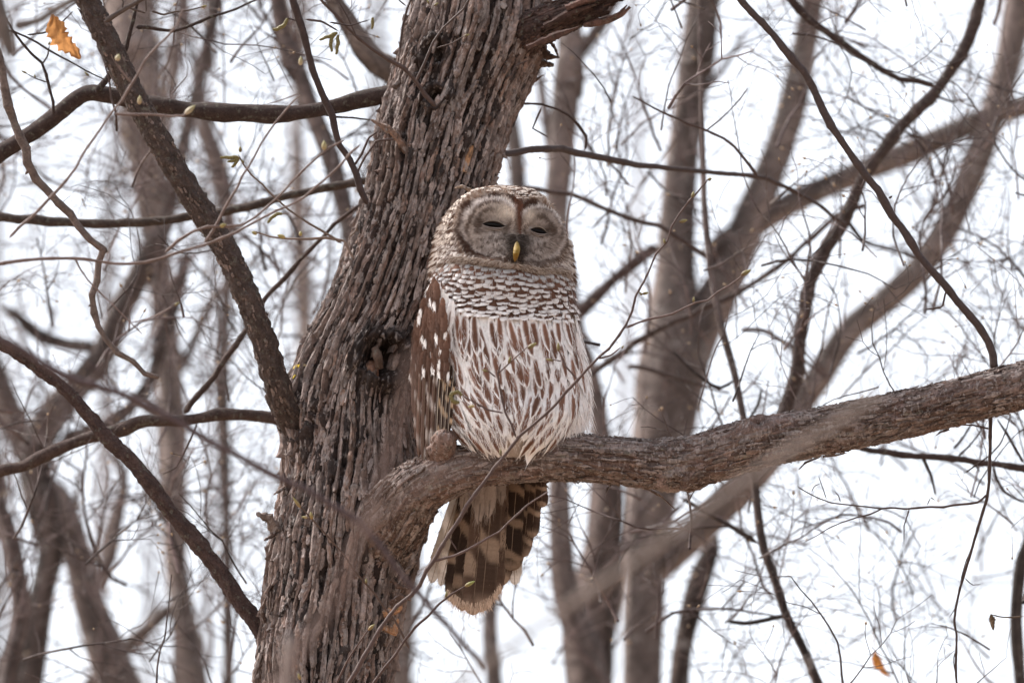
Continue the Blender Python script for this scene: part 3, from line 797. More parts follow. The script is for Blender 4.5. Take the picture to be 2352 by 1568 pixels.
def strands(soup, R, D1, D2, L, wd, col, tipcol=None):
    """R roots, D1 first direction, D2 end direction, L lengths, wd widths (metres)"""
    n_ = len(R); L = np.asarray(L)[:, None]
    S = norm(np.cross(D1, FWD[None] + .15 * orng.normal(size=(n_, 3))))
    m_ = R + D1 * L * .55; t_ = m_ + norm(D1 + D2) * L * .45
    w_ = wd[:, None]
    P = np.stack([R - S * w_, R + S * w_, m_ - S * w_ * .8, m_ + S * w_ * .8, t_], 1)
    b = np.arange(n_)[:, None] * 5
    tc = col if tipcol is None else tipcol
    soup.add(P.reshape(-1, 3), b + np.array([0, 1, 3, 2]), b + np.array([2, 3, 4]), c=np.stack([col, col, (col + tc) / 2, (col + tc) / 2, tc], 1).reshape(-1, 3))

def path(phi, y, ang, L, lift0, lift1, n=8, bend=0.0):
    """centre line on the owl: ang from straight down (+ = towards picture right), L in picture units"""
    ps, ys, = [phi], [y]
    st = L / (n - 1)
    for k in range(n - 1):
        a_ = ang + bend * k / (n - 1)
        ys.append(ys[-1] + st * math.cos(a_))
        ps.append(ps[-1] - st * math.sin(a_) / max(rad(min(ys[-1], 1000)), 25))
    ps, ys = np.array(ps), np.array(ys)
    yc = np.clip(ys, 428, 1040)
    lift = np.linspace(lift0, lift1, n)
    C = OS(ps, yc) ; N = ONorm(ps, yc)
    C = C + N * lift[:, None] + ((ys - yc) * PXM)[:, None] * -UPV
    return C, N

def wshape(w0, pk=.6, tip=.35):
    return lambda u: w0 * PXM * np.interp(u, [0, .15, pk, .88, 1], [.35, .7, 1, .8, tip])

# --- crown and nape: short overlapping scale feathers
def crown_col(j):
    def f(u, s_):
        b = .5 + .5 * np.cos(u * 2 * math.pi * 1.6 + j)
        e = sstep(.80, .92, u + .12 * np.abs(s_))
        b = sstep(.10, .60, b)
        base = BROWN * b[:, None] + np.array((.62, .545, .49)) * (1 - b)[:, None]
        return base * (1 - e[:, None]) + np.array((.60, .52, .46)) * e[:, None]
    return f
cand = []
for y in np.arange(430, 640, 9.0):
    r_ = rad(y); n_ = max(6, int(2 * math.pi * r_ / 13))
    for k in range(n_):
        phi = 2 * math.pi * (k + orng.uniform(.2, .8)) / n_
        cand.append((phi % (2 * math.pi), y + orng.uniform(-2, 2)))
def in_face(phi, y):
    if math.sin(phi) < -.1: return False
    x = (np.interp(y, _yy, _xl) + np.interp(y, _yy, _xr)) / 2 + rad(y) * math.cos(phi)
    left = x < 1192
    d = math.hypot((x - (1133 if left else 1238)) / (74 if left else 61), (y - (519 if left else 533)) / (74 if left else 69))
    mid = abs(x - 1191) < 24 and y > 452
    return d < 1.17 or mid
cf_ = [c_ for c_ in cand if not in_face(*c_)]
order = sorted(cf_, key=lambda c_: -c_[1])       # lower ones first, upper lie over them
front = [c_ for c_ in order if math.sin(c_[0]) > -.05]; behind = [c_ for c_ in order if math.sin(c_[0]) <= -.05]
nape = Soup()
for i, (phi, y) in enumerate(front + behind):
    s = Soup() if i < min(len(front), 300) else nape
    x = 1155 + rad(y) * math.cos(phi)
    # away from the face centre over the crown, then down the neck
    ang = math.atan2((x - 1165), 60 + max(0, y - 470) * 1.2) * (.9 if y < 520 else .25)
    up = y < 470 and math.sin(phi) > .2
    L = orng.uniform(20, 28) if y > 480 or math.sin(phi) < .1 else orng.uniform(11, 14)
    C, N = path(phi, y, ang, L, .0012, .0030, 6)
    if i < len(front) and y > 545:
        fc = lambda u, s_, j=orng.uniform(0, 6): (np.array((.54, .485, .455)) * (1 - sstep(.35, .5, np.mod(u * 1.3 + j * .05, 1)) * .7)[:, None] + BROWN * 1.3 * (sstep(.35, .5, np.mod(u * 1.3 + j * .05, 1)) * .7)[:, None])
    else: fc = crown_col(orng.uniform(0, 6.28))
    feather(s, C, N, wshape(orng.uniform(7, 10)), fc, nb=13, cross=4)
    if s is not nape: part('crown_feather', s, M['feather'], owl)
o_ = part('nape_feathers', nape, M['feather'], owl); o_['kind'] = 'stuff'

# --- facial discs: fine bristles radiating from the eyes
s = Soup()
n_ = 36000
xx = orng.uniform(1040, 1312, n_); yy_ = orng.uniform(440, 632, n_)
left = xx < 1192
cx = np.where(left, 1133, 1238); cy = np.where(left, 519, 533)
d = np.hypot((xx - cx) / np.where(left, 74, 61), (yy_ - cy) / np.where(left, 74, 69))
xlm = np.interp(yy_, _yy, _xl) + 6; xrm = np.interp(yy_, _yy, _xr) - 4
eyeL = (np.abs(xx - 1134) < 29) & (np.abs(yy_ - 518 - (xx - 1134) * .10) < 6.0)
eyeR = (np.abs(xx - 1236) < 21) & (np.abs(yy_ - 531 - (xx - 1236) * .22) < 6.5)
bill = (np.abs(xx - 1186) < 8) & (yy_ > 556) & (yy_ < 606)
keep = ((d < 1.17) | ((np.abs(xx - 1191) < 26) & (yy_ > 455))) & (xx > xlm) & (xx < xrm) & ~eyeL & ~eyeR & ~bill & (yy_ < chin(xx) + 1)
xx, yy_, cx, cy, d = xx[keep], yy_[keep], cx[keep], cy[keep], d[keep]
phs = phix(xx, yy_)
R = OS(phs, yy_, .0006); N = ONorm(phs, yy_)
dx, dy = xx - cx, (yy_ - cy)
mid = np.exp(-((xx - 1190) / 14) ** 2)
dx = dx * (1 - .6 * mid); dy = dy - 25 * mid * (yy_ < 530)
dirv = norm((dx[:, None] * RGT - dy[:, None] * UPV))
jit = orng.normal(size=R.shape) * .22
D1 = norm(dirv + N * .42 + jit); D2 = norm(dirv - N * .15 + jit)
col = face_color(xx + orng.normal(size=len(xx)) * 1.2, yy_ + orng.normal(size=len(xx)) * 1.2)
col = np.clip(col * (1 + .15 * orng.normal(size=(len(xx), 1))), .02, .85)
strands(s, R, D1, D2, orng.uniform(5, 10, len(xx)) * PXM, orng.uniform(.00016, .00036, len(xx)), col, np.clip(col * 1.1 + .01, 0, .85))
o_ = part('facial_disc_bristles', s, M['down'], owl); o_['kind'] = 'stuff'
# dark bristles round the bill
s = Soup(); n_ = 700
sd_ = orng.choice([-1, 1], n_); xx = 1187 + sd_ * np.abs(orng.normal(7, 5, n_)); yy_ = orng.uniform(538, 600, n_)
phs = phix(xx, yy_); R = OS(phs, yy_, .0012); N = ONorm(phs, yy_)
dirv = norm(sd_[:, None] * RGT * orng.uniform(.4, 1.3, (n_, 1)) - UPV * orng.uniform(.1, 1.1, (n_, 1)))
D1 = norm(dirv + N * .8); D2 = norm(dirv - N * .1 - UPV * .3)
col = np.array((.045, .036, .032)) * orng.uniform(.6, 2.0, (n_, 1))
strands(s, R, D1, D2, orng.uniform(8, 17, n_) * PXM, orng.uniform(.00015, .0003, n_), col)
o_ = part('bill_bristles', s, M['down'], owl); o_['kind'] = 'stuff'

# --- eyes: dark slits between the lids
def eye(cx, cy, hl, hh, rot, white):
    e_, nU, nV = Soup(), 28, 12
    u = np.linspace(-1, 1, nU); v = np.linspace(-1, 1, nV)
    U, W_ = np.meshgrid(u, v, indexing='ij')
    env = (1 - np.abs(U) ** 2.2)
    X = U * hl; Yv = (W_ * env * hh + (-.25 * hh) * (1 - U ** 2))
    xr_, yr_ = cx + X * math.cos(rot) - Yv * math.sin(rot), cy + X * math.sin(rot) + Yv * math.cos(rot)
    base = OS(phix(xr_, yr_), yr_)
    bulge = .0032 * env * (1 - W_ ** 2) + .0012
    P = base - FWD * bulge[..., None]
    idx = np.arange(nU * nV).reshape(nU, nV)
    e_.add(P.reshape(-1, 3), np.stack([idx[:-1, :-1], idx[1:, :-1], idx[1:, 1:], idx[:-1, 1:]], -1), c=np.array((.004, .003, .003)))
    part('eye', e_, M['eye'], owl)
    for sgn, colr, rr, up_ in ((-1, (.03, .02, .016), 1.9, 1.2), (1, (.30, .25, .23), 1.2, 2.2), (1, (.12, .09, .075), 1.0, 4.4), (1, (.28, .23, .2), 1.1, 6.2), (-1, (.33, .27, .22), 1.2, 4.6)):
        uu = np.linspace(-1.08, 1.08, 20)
        yv_ = sgn * (1 - np.clip(np.abs(uu), 0, 1) ** 2.2) * (hh + up_) - .25 * hh * (1 - uu ** 2)
        xr_, yr_ = cx + uu * hl * math.cos(rot) - yv_ * math.sin(rot), cy + uu * hl * math.sin(rot) + yv_ * math.cos(rot)
        C = OS(phix(xr_, yr_), yr_) - FWD * .0025
        Tn = norm(np.gradient(C, axis=0)); Bn = norm(np.cross(Tn, FWD))
        r_ = rr * PXM * np.sin(np.linspace(.25, math.pi - .25, 20))[:, None]
        rows = [C + r_ * (math.cos(a_) * Bn - math.sin(a_) * FWD) for a_ in np.linspace(0, 2 * math.pi, 8, endpoint=False)]
        P = np.stack(rows, 1); idx = np.arange(160).reshape(20, 8); nx = np.roll(idx, -1, 1)
        l_ = Soup(); l_.add(P.reshape(-1, 3), np.stack([idx[:-1], nx[:-1], nx[1:], idx[1:]], -1), c=np.array(colr))
        part('eyelid', l_, M['down'], owl)
eye(1134, 517.5, 27, 5.2, math.atan(.10), .2)
eye(1237, 531.5, 20, 5.0, math.atan(.22), .3)

# --- bill
s = Soup()
m_, k_ = 26, 20
tt = np.linspace(0, 1, m_)
by = np.interp(tt, [0, .3, .6, .85, 1], [553, 568, 583, 595, 601]); bx = np.interp(tt, [0, .4, 1], [1187.5, 1187, 1182.5])
bw = np.interp(tt, [0, .12, .35, .6, .85, 1], [1.6, 4.8, 7.8, 7.2, 4.6, .9])
bo = np.interp(tt, [0, .2, .45, .7, .9, 1], [.000, .004, .0085, .0095, .0075, .005])
base = OS(phix(bx, by), by) - FWD * bo[:, None]
an = np.linspace(0, 2 * math.pi, k_, endpoint=False)
P = base[:, None] + (bw * PXM)[:, None, None] * (np.cos(an)[None, :, None] * RGT * 1.0 - np.sin(an)[None, :, None] * FWD * 1.25)
idx = np.arange(m_ * k_).reshape(m_, k_); nx = np.roll(idx, -1, 1)
bc = np.array((.22, .14, .028)) * np.interp(tt, [0, .12, .3, 1], [.35, .6, 1, .95])[:, None, None] * np.ones((m_, k_, 3))
bc[..., 1] *= np.interp(tt, [0, .6, 1], [1, 1, .85])[:, None]
s.add(P.reshape(-1, 3), np.stack([idx[:-1], nx[:-1], nx[1:], idx[1:]], -1), c=bc); part('bill', s, M['beak'], owl)

# --- streaked breast feathers (laid from the bottom row up so that upper ones overlap)
def streak_col(sw, u0, u1, tone):
    def f(u, s_):
        k = sstep(u0, u0 + .10, u) * (1 - sstep(u1 - .10, u1, u))
        wv = sw * np.interp(u, [0, .3, .7, .88, 1], [.7, .8, 1, .75, .2])
        m = k * (1 - sstep(wv * .6, wv * 1.4, np.abs(s_)))
        br = BROWN * tone * (1.0 + .25 * (np.abs(s_) > .1))[:, None] * np.interp(u, [0, .5, 1], [1.3, 1.05, .9])[:, None]
        return WHITE * (1 - m[:, None]) + br * m[:, None]
    return f
bro = []
for row, y in enumerate(np.arange(985, 690, -47.0)):
    xl, xr = np.interp(y, _yy, _xl) + 10, np.interp(y, _yy, _xr) - 4
    for k, x in enumerate(np.arange(xl + (row % 2) * 11, xr, 21.0)):
        bro.append((x + orng.uniform(-5, 5), y + orng.uniform(-19, 19)))
breast_n = 0
bro += [(x + orng.uniform(-4, 4), float(np.interp(x, [1000, 1040, 1093, 1152, 1240, 1313], [652, 672, 698, 706, 710, 710])) + orng.uniform(0, 10)) for x in np.arange(1016, 1322, 15.0)]
more = Soup()
for x, y in bro:
    if y < np.interp(x, [1000, 1040, 1093, 1152, 1240, 1313], [650, 668, 694, 702, 706, 706]): continue
    if y > 955 and abs(x - 1188) < 48: continue
    phi = float(phix(x, y))
    kk = np.interp(y, [700, 800, 900, 960, 1000], [.0003, .0014, .0050, .0075, .0080])
    lim = -(x - 1183) * kk
    if x > 1285: lim = np.interp(x, [1285, 1330], [lim * .5, .07])
    if x < 1060: lim *= .8
    ang = math.atan(lim) + orng.normal() * .05
    L = orng.uniform(105, 150) if y < 880 else orng.uniform(72, 95)
    if y > 955: L *= .9
    if abs(x - 1188) < 42 and y > 900: L *= .62
    elif y > 930 and abs(x - 1188) < 95: L *= .78
    C, N = path(phi, y, ang, L, .0015, orng.uniform(.004, .008), 8, bend=orng.normal() * .08)
    s = Soup()
    sw = orng.uniform(.36, .56); pale_ = x < 1062 and y < 820
    f = (lambda u, s_, w=orng.uniform(.93, 1.05): np.tile(WHITE * w, (len(u), 1))) if y > 725 or orng.random() < .4 else streak_col(sw, orng.uniform(.0, .22), orng.uniform(.90, 1.02), orng.uniform(1.3, 2.2) * (1.3 if pale_ else 1))
    blade(s, C, N, orng.uniform(15, 20), soft_tip, f, nu=20, nv=11, camber=.3, jag=.05, fringe=24, flen=.2, fw=.00013)
    part('breast_feather', s, M['feather'], owl); breast_n += 1

srows = []
for row, y in enumerate(np.arange(976, 690, -43.0)):
    xl, xr = np.interp(y, _yy, _xl) + 14, np.interp(y, _yy, _xr) - 5
    for x in np.arange(xl + (row % 2) * 12, xr, 24.5):
        srows.append((x + orng.uniform(-6, 6), y + orng.uniform(-17, 17)))
for x, y in srows:
    if y < np.interp(x, [1000, 1040, 1093, 1152, 1240, 1313], [655, 676, 702, 710, 714, 714]): continue
    phi = float(phix(x, y)); kk = np.interp(y, [700, 800, 900, 960, 1000], [.0003, .0014, .0048, .0068, .0072])
    lim = -(x - 1183) * kk
    if x > 1285: lim = np.interp(x, [1285, 1330], [lim * .5, .06])
    if y > 945 and abs(x - 1188) < 40: continue
    L = orng.uniform(74, 112) if y < 920 else orng.uniform(60, 80)
    C, N = path(phi, y, math.atan(lim) + orng.normal() * .05, L, .0050, orng.uniform(.0065, .0085), 8, bend=orng.normal() * .08)
    s = Soup(); t1_ = orng.uniform(1.2, 2.1); w1_ = orng.uniform(.55, .8)
    blade(s, C, N, orng.uniform(10, 15), soft_tip, streak_col(w1_, orng.uniform(.0, .15), orng.uniform(.93, 1.1), t1_), nu=20, nv=11, camber=.3, jag=.06, fringe=26, flen=.22, fw=.00013)
    part('breast_feather', s, M['feather'], owl)

# --- barred collar
def collar_col(f0, tone, wt):
    def f(u, s_):
        edge = f0 - .06 * s_ ** 2
        tipm = sstep(edge, edge + .06, u)
        sec = sstep(edge - .40, edge - .36, u) * (1 - sstep(edge - .28, edge - .22, u)) * .0
        m = np.clip(tipm + sec, 0, 1)[:, None]
        return (BROWN * tone) * (1 - m) + (WHITE * wt) * m
    return f
col_list = []
for k in range(9, -1, -1):
    xs = np.arange(996, 1322, 16.5)
    for x in xs:
        xq = x + orng.uniform(-4, 4) + (k % 2) * 8
        top_, bot_ = chin(xq) + 4, np.interp(xq, [1000, 1040, 1093, 1152, 1240, 1313], [672, 690, 716, 724, 728, 728])
        y = top_ - 14 + (bot_ - top_) * (k / 9.0) + orng.uniform(-2, 2)
        col_list.append((xq, y, k))
coln = 0
for x, y, k in col_list:
    xl, xr = np.interp(y, _yy, _xl), np.interp(y, _yy, _xr)
    if x < xl + 2 or x > xr - 1 or y < 590: continue
    phi = float(phix(x, y)); L = orng.uniform(25, 33)
    C, N = path(phi, y, math.atan((x - 1160) * .0012) + orng.normal() * .09, L, .0018, .0042 + .0004 * k, 6)
    fade = np.interp(k, [0, 1, 3, 9], [.5, .58, .8, .98]) * orng.uniform(.85, 1.05)
    f = collar_col(orng.uniform(.64, .80), np.interp(k, [0, 3, 9], [2.0, 1.5, 1.2]) * orng.uniform(.85, 1.15), fade)
    s = Soup(); blade(s, C, N, orng.uniform(8, 15), round_tip(.72, .6), f, nu=18, nv=9, camber=.3, jag=.06, fringe=22, flen=.2, fw=.00014)
    part('collar_feather', s, M['feather'], owl); coln += 1

# --- fluffy down and loose wisps
s = Soup(); n_ = 1300
yy_ = orng.uniform(700, 970, n_); xl, xr = np.interp(yy_, _yy, _xl) + 4, np.interp(yy_, _yy, _xr)
xx = xl + (xr - xl) * orng.random(n_)
ok_ = yy_ > np.interp(xx, [1000, 1040, 1093, 1152, 1240, 1313], [690, 705, 735, 740, 745, 745])
xx, yy_ = xx[ok_], yy_[ok_]; phs = phix(xx, yy_); N = ONorm(phs, yy_); R = OS(phs, yy_, .004)
kk = np.interp(yy_, [700, 800, 900, 960, 1000], [.0003, .0012, .0040, .0060, .0062]); sl_ = -(xx - 1183) * kk
sl_ = np.where(xx > 1285, .05, sl_) + orng.normal(size=len(xx)) * .16
dirv = norm(sl_[:, None] * RGT - UPV)
D1 = norm(dirv + N * .25); D2 = norm(dirv + N * orng.uniform(-.1, .2, (len(xx), 1)) + RGT * orng.normal(size=(len(xx), 1)) * .2)
col = np.where(orng.random((len(xx), 1)) < .6, WHITE * orng.uniform(.75, 1.1, (len(xx), 1)), BROWN * 1.3)
strands(s, R, D1, D2, orng.uniform(12, 34, len(xx)) * PXM, orng.uniform(.0001, .00022, len(xx)), col)
# long white wisps on the right flank and ragged hem over the perch
n_ = 1100
yy_ = orng.uniform(760, 990, n_); xx = np.interp(yy_, _yy, _xr) - orng.uniform(0, 26, n_); phs = phix(xx, yy_)
R = OS(phs, yy_, .002); dirv = norm(orng.normal(.16, .13, (n_, 1)) * RGT - UPV)
strands(s, R, dirv, norm(dirv + RGT * orng.uniform(-.05, .35, (n_, 1))), orng.uniform(25, 75, n_) * PXM, orng.uniform(.00015, .0004, n_), WHITE * orng.uniform(.85, 1.15, (n_, 1)))
n_ = 330
xx = np.concatenate([orng.uniform(1045, 1165, n_ * 2 // 3), orng.uniform(1215, 1300, n_ - n_ * 2 // 3)]); yy_ = orng.uniform(955, 1010, n_)
phs = phix(xx, yy_); R = OS(phs, yy_, .006)
dirv = norm((-(xx - 1195) * .005 + orng.normal(size=n_) * .2)[:, None] * RGT - UPV - FWD * .25)
strands(s, R, dirv, norm(dirv + FWD * .25), orng.uniform(18, 42, n_) * PXM, orng.uniform(.00012, .00026, n_), np.where(orng.random((n_, 1)) < .7, WHITE * .95, BROWN * 1.4))
# bristles along the head's outline
n_ = 260
yy_ = orng.uniform(440, 640, n_); phs = np.where(orng.random(n_) < .5, orng.uniform(-.3, .5, n_), math.pi - orng.uniform(-.3, .5, n_))
R = OS(phs, yy_, .001); N = ONorm(phs, yy_)
strands(s, R, norm(N * .7 - UPV * .5 + orng.normal(size=R.shape) * .3), norm(N - UPV), orng.uniform(6, 13, n_) * PXM, orng.uniform(.00012, .0002, n_), np.array((.6, .5, .42)) * orng.uniform(.6, 1.1, (n_, 1)))
# chin ruff hairs
n_ = 2600
xx = orng.uniform(1045, 1300, n_); yy_ = chin(xx) + orng.uniform(-12, 6, n_); phs = phix(xx, yy_)
R = OS(phs, yy_, .0015); N = ONorm(phs, yy_)
sx_ = np.sign(xx - 1187); dirv = norm((sx_ * orng.uniform(.5, 1.3, n_))[:, None] * RGT - orng.uniform(.1, .9, (n_, 1)) * UPV)
strands(s, R, norm(dirv + N * .3), dirv, orng.uniform(8, 20, n_) * PXM, orng.uniform(.0002, .0004, n_), np.where(orng.random((n_, 1)) < .62, np.array((.52, .45, .40)), np.array((.15, .10, .075))) * orng.uniform(.7, 1.15, (n_, 1)))
n_ = 5200                                  # soft barred fluff over crown, cheeks and nape
yy_ = orng.uniform(432, 655, n_); phs = orng.uniform(-.5, math.pi + .5, n_)
xx = (np.interp(yy_, _yy, _xl) + np.interp(yy_, _yy, _xr)) / 2 + rad(yy_) * np.cos(phs)
lf = xx < 1192; dq = np.hypot((xx - np.where(lf, 1133, 1238)) / np.where(lf, 74, 61), (yy_ - np.where(lf, 519, 533)) / np.where(lf, 74, 69))
kp = (dq > 1.08) & ((np.abs(xx - 1191) > 20) | (yy_ < 450)) & (yy_ < chin(xx) + 18)
xx, yy_, phs = xx[kp], yy_[kp], phs[kp]; m9 = len(xx)
R = OS(phs, yy_, .0022); N = ONorm(phs, yy_)
dirv = norm(((xx - 1165) * .006 + orng.normal(size=m9) * .25)[:, None] * RGT - UPV)
bq = sstep(.35, .65, .5 + .5 * np.sin(yy_ / 2.6 + 2.5 * vnoise(xx / 9, yy_ / 9, 0, 61)))[:, None]
cq = np.array((.62, .56, .52)) * (1 - bq) + np.array((.13, .075, .05)) * bq
strands(s, R, norm(dirv + N * .25), norm(dirv - N * .1), orng.uniform(8, 18, m9) * PXM, orng.uniform(.00018, .0004, m9), np.clip(cq * orng.uniform(.75, 1.15, (m9, 1)), .02, .8))
n_ = 420                                   # fluffy pale end of the tail
xx = orng.uniform(1025, 1150, n_); yy_ = np.interp(xx, [1025, 1060, 1090, 1120, 1150], [1362, 1388, 1398, 1385, 1350]) + orng.uniform(-14, 4, n_)
R = V(xx, yy_, -.058 + orng.normal(size=n_) * .004); dirv = norm(((xx - 1090) * .006 + orng.normal(size=n_) * .2)[:, None] * RGT - UPV)
strands(s, R, dirv, norm(dirv + .3 * orng.normal(size=R.shape)), orng.uniform(10, 26, n_) * PXM, orng.uniform(.0002, .0004, n_), np.array((.62, .48, .38)) * orng.uniform(.7, 1.15, (n_, 1)))
n_ = 700                                   # dark strands painting the shade line under the chin
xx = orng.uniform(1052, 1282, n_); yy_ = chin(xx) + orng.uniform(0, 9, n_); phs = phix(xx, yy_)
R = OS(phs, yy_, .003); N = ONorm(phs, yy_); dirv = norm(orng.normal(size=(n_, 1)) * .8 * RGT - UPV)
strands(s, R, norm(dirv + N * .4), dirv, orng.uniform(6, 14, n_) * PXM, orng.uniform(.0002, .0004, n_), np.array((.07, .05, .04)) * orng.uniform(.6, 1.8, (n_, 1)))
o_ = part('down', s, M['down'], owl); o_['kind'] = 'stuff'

# --- folded wing at picture left
def wing_dd(x, y):
    b = -.050 + .20 * (784 - y) * PXM
    f = np.clip((x - 940) / 95, 0, 1)
    return b + .012 - .075 * f ** .75
def wing_path(pts, n=9, off=0.0):
    p = np.array(pts, float); d = np.concatenate([[0], np.cumsum(np.hypot(*np.diff(p, axis=0).T))]); u = np.linspace(0, d[-1], n)
    x, y = np.interp(u, d, p[:, 0]), np.interp(u, d, p[:, 1])
    C = V(x, y, wing_dd(x, y) - off); N = np.tile(norm(-FWD - .55 * RGT), (n, 1))
    return C, N
def primary_col(base, per, ph_, spot, side, wide=False):
    def f(u, s_):
        b = np.mod(u * per + ph_, 1)
        b = np.mod(u * per + ph_ + .10 * s_, 1)
        m = sstep(.0, .16, b) * (1 - sstep(.26, .5, b)) * np.where(wide, .35 + .65 * sstep(-.2, .7, s_ * side), sstep(.0, .4, s_ * side))
        m = m * sstep(.1, .2, u)
        return base * (1 - m[:, None]) + spot * m[:, None]
    return f
wl_ = [  # (x0, y0, x1, y1, half-width)  long flight feathers, inner ones first
    (1044, 850, 1030, 990, 7), (1034, 840, 1021, 1000, 7), (1024, 830, 1012, 1012, 7), (1014, 820, 1002, 1026, 8), (1004, 800, 993, 1040, 9), (993, 780, 982, 1052, 9), (982, 765, 972, 1056, 10), (972, 750, 962, 1048, 10), (964, 740, 956, 1010, 10), (958, 735, 950, 950, 9), (956, 735, 947, 890, 9)]
for i, (x0, y0, x1, y1, hw) in enumerate(wl_):
    C, N = wing_path([(x0, y0), (x0 * .5 + x1 * .5 - 2, (y0 + y1) / 2), (x1, y1)], 10, .003 + .0012 * i)
    s = Soup()
    base = (DARK if i < 4 else BROWN * .85) * orng.uniform(.85, 1.3)
    f = primary_col(base, orng.uniform(3.2, 4.4), orng.random(), (BUFF * 1.1 if i < 4 else WHITE * orng.uniform(.45, .85) * np.array((1, .93, .88))), -1, i % 3 != 0)
    blade(s, C, N, hw, round_tip(.8, .7), f, nu=60, nv=7, camber=.35, jag=.05, fringe=14, flen=.05, rachis=(.16, .11, .08) if i >= 4 else (.5, .42, .34))
    part('flight_feather', s, M['feather'], owl)
def covert_col(spot_s, spot_u, rr):
    tone = orng.uniform(.9, 1.7) * np.array([1, 1.06, 1.1])
    def f(u, s_):
        m = 1 - sstep(rr * .8, rr * 1.15, np.hypot((s_ - spot_s) * .62, (u - spot_u) * 1.25))
        b = BROWN * tone * np.interp(u, [0, .6, 1], [1.4, 1.0, .85])[:, None]
        return b * (1 - m[:, None]) + WHITE * m[:, None]
    return f
cov = []
for row, y in enumerate(np.arange(818, 628, -17.0)):
    x0_ = np.interp(y, [630, 660, 700, 740, 800], [992, 982, 966, 956, 953]); x1_ = np.interp(y, [630, 700, 760, 820], [1008, 1020, 1024, 1026])
    for x in np.arange(x0_ + (row % 2) * 6, x1_, 14.0):
        cov.append((x + orng.uniform(-2, 2), y + orng.uniform(-5, 5), orng.uniform(44, 62), orng.uniform(8.5, 11)))
for i, (x, y, L, hw) in enumerate(cov):
    dx_ = orng.normal() * 3 - (4 if x < 985 else 0)
    C, N = wing_path([(x, y), (x + dx_ * .6, y + L * .55), (x + dx_, y + L)], 8, .012 + .00022 * i)
    s = Soup(); has = orng.random() < .32
    blade(s, C, N, hw, round_tip(.65, .2), covert_col(orng.choice([-.6, .6]), orng.uniform(.72, .86), orng.uniform(.24, .38) if has else 0.01), nu=22, nv=9, camber=.15, jag=.06, fringe=40, flen=.2)
    part('wing_covert', s, M['feather'], owl)
# pale scapulars catching the sun at the shoulder
for (x, y, x1, y1, hw) in [(1028, 648, 1008, 700, 8), (1034, 664, 1018, 718, 9), (1042, 676, 1028, 738, 10), (1018, 640, 1000, 688, 7), (1052, 690, 1044, 760, 11)]:
    n8 = 8; u = np.linspace(0, 1, n8)
    xx = x + (x1 - x) * u; yy_ = y + (y1 - y) * u
    C = OS(phix(np.maximum(xx, np.interp(yy_, _yy, _xl) + 14), yy_), yy_, .012); N = np.tile(norm(-FWD - .3 * RGT), (n8, 1))
    s = Soup(); blade(s, C, N, hw, soft_tip, streak_col(.22, .3, .9, 2.2), nu=18, nv=9, fringe=50, flen=.3)
    part('scapular', s, M['feather'], owl)

# --- tail hanging behind the perch
def tail_col(ph_, bars, base, pal, edge):
    def f(u, s_):
        b = np.mod(u * bars + ph_ + .10 * s_ + .03 * np.sin(9 * u + 4 * s_), 1)
        m = sstep(.66, .74, b) * (1 - sstep(.90, .98, b))
        m = np.maximum(m, sstep(.84, .97, u) * .9)
        m = np.maximum(m, edge * sstep(.75, 1.0, np.abs(s_)))
        return base * (1 - m[:, None]) + pal * m[:, None]
    return f
tl = [  # x0, y0, x1, y1, half-width, palette
    (1075, 1075, 990, 1338, 17, 2), (1085, 1075, 1012, 1345, 15, 2), (1180, 1085, 1182, 1342, 18, 2),
    (1085, 1070, 1040, 1385, 25, 0), (1215, 1070, 1178, 1310, 22, 0), (1225, 1070, 1200, 1280, 20, 0), (1235, 1070, 1222, 1235, 16, 0), (1240, 1065, 1246, 1165, 14, 0),
    (1100, 1070, 1062, 1402, 28, 0), (1165, 1070, 1150, 1345, 26, 0), (1190, 1075, 1172, 1310, 24, 0), (1150, 1070, 1126, 1378, 30, 1), (1120, 1070, 1085, 1412, 30, 1), (1140, 1070, 1105, 1404, 30, 1)]
for i, (x0, y0, x1, y1, hw, pl) in enumerate(tl):
    n8 = 10; u = np.linspace(0, 1, n8)
    xx = x0 + (x1 - x0) * u ** .9; yy_ = y0 + (y1 - y0) * u
    dd = -.035 - .0016 * i + .03 * u * .3 - .010 * u
    C = V(xx, yy_, dd); N = np.tile(norm(-FWD), (n8, 1))
    base, pal, ed = [(np.array((.050, .030, .022)), np.array((.30, .21, .15)), .12), (np.array((.125, .080, .060)), np.array((.46, .34, .26)), .2), (np.array((.42, .35, .29)), np.array((.70, .62, .55)), .3)][pl]
    s = Soup(); blade(s, C, N, hw, round_tip(.78, .7), tail_col(orng.random(), orng.uniform(2.6, 3.6) if pl == 0 else orng.uniform(1.2, 1.8), base * orng.uniform(.7, 1.2), pal, ed), nu=64, nv=11, camber=.2, jag=.02, fringe=90, flen=.07, fw=.0002, rachis=(.28, .2, .15))
    part('tail_feather', s, M['tail'], owl)
# under-tail coverts
for i, (x0, x1, y1, hw) in enumerate([(1075, 1062, 1180, 12), (1150, 1150, 1160, 13), (1110, 1098, 1205, 14), (1130, 1122, 1190, 14), (1095, 1088, 1165, 13)]):
    n8 = 8; u = np.linspace(0, 1, n8); xx = x0 + (x1 - x0) * u; yy_ = 1085 + (y1 - 1085) * u
    gg = np.array((.34, .285, .26)) * orng.uniform(.75, 1.05)
    C = V(xx, yy_, -.062 - .002 * i + .01 * u); N = np.tile(norm(-FWD), (n8, 1))
    s = Soup(); blade(s, C, N, hw, soft_tip, lambda u, s_, g=gg: np.tile(g, (len(u), 1)) * (1 - .6 * (np.abs(s_) < .12) * (u > .6))[:, None], nu=18, nv=9, fringe=60, flen=.25)
    part('under_tail_covert', s, M['feather'], owl)

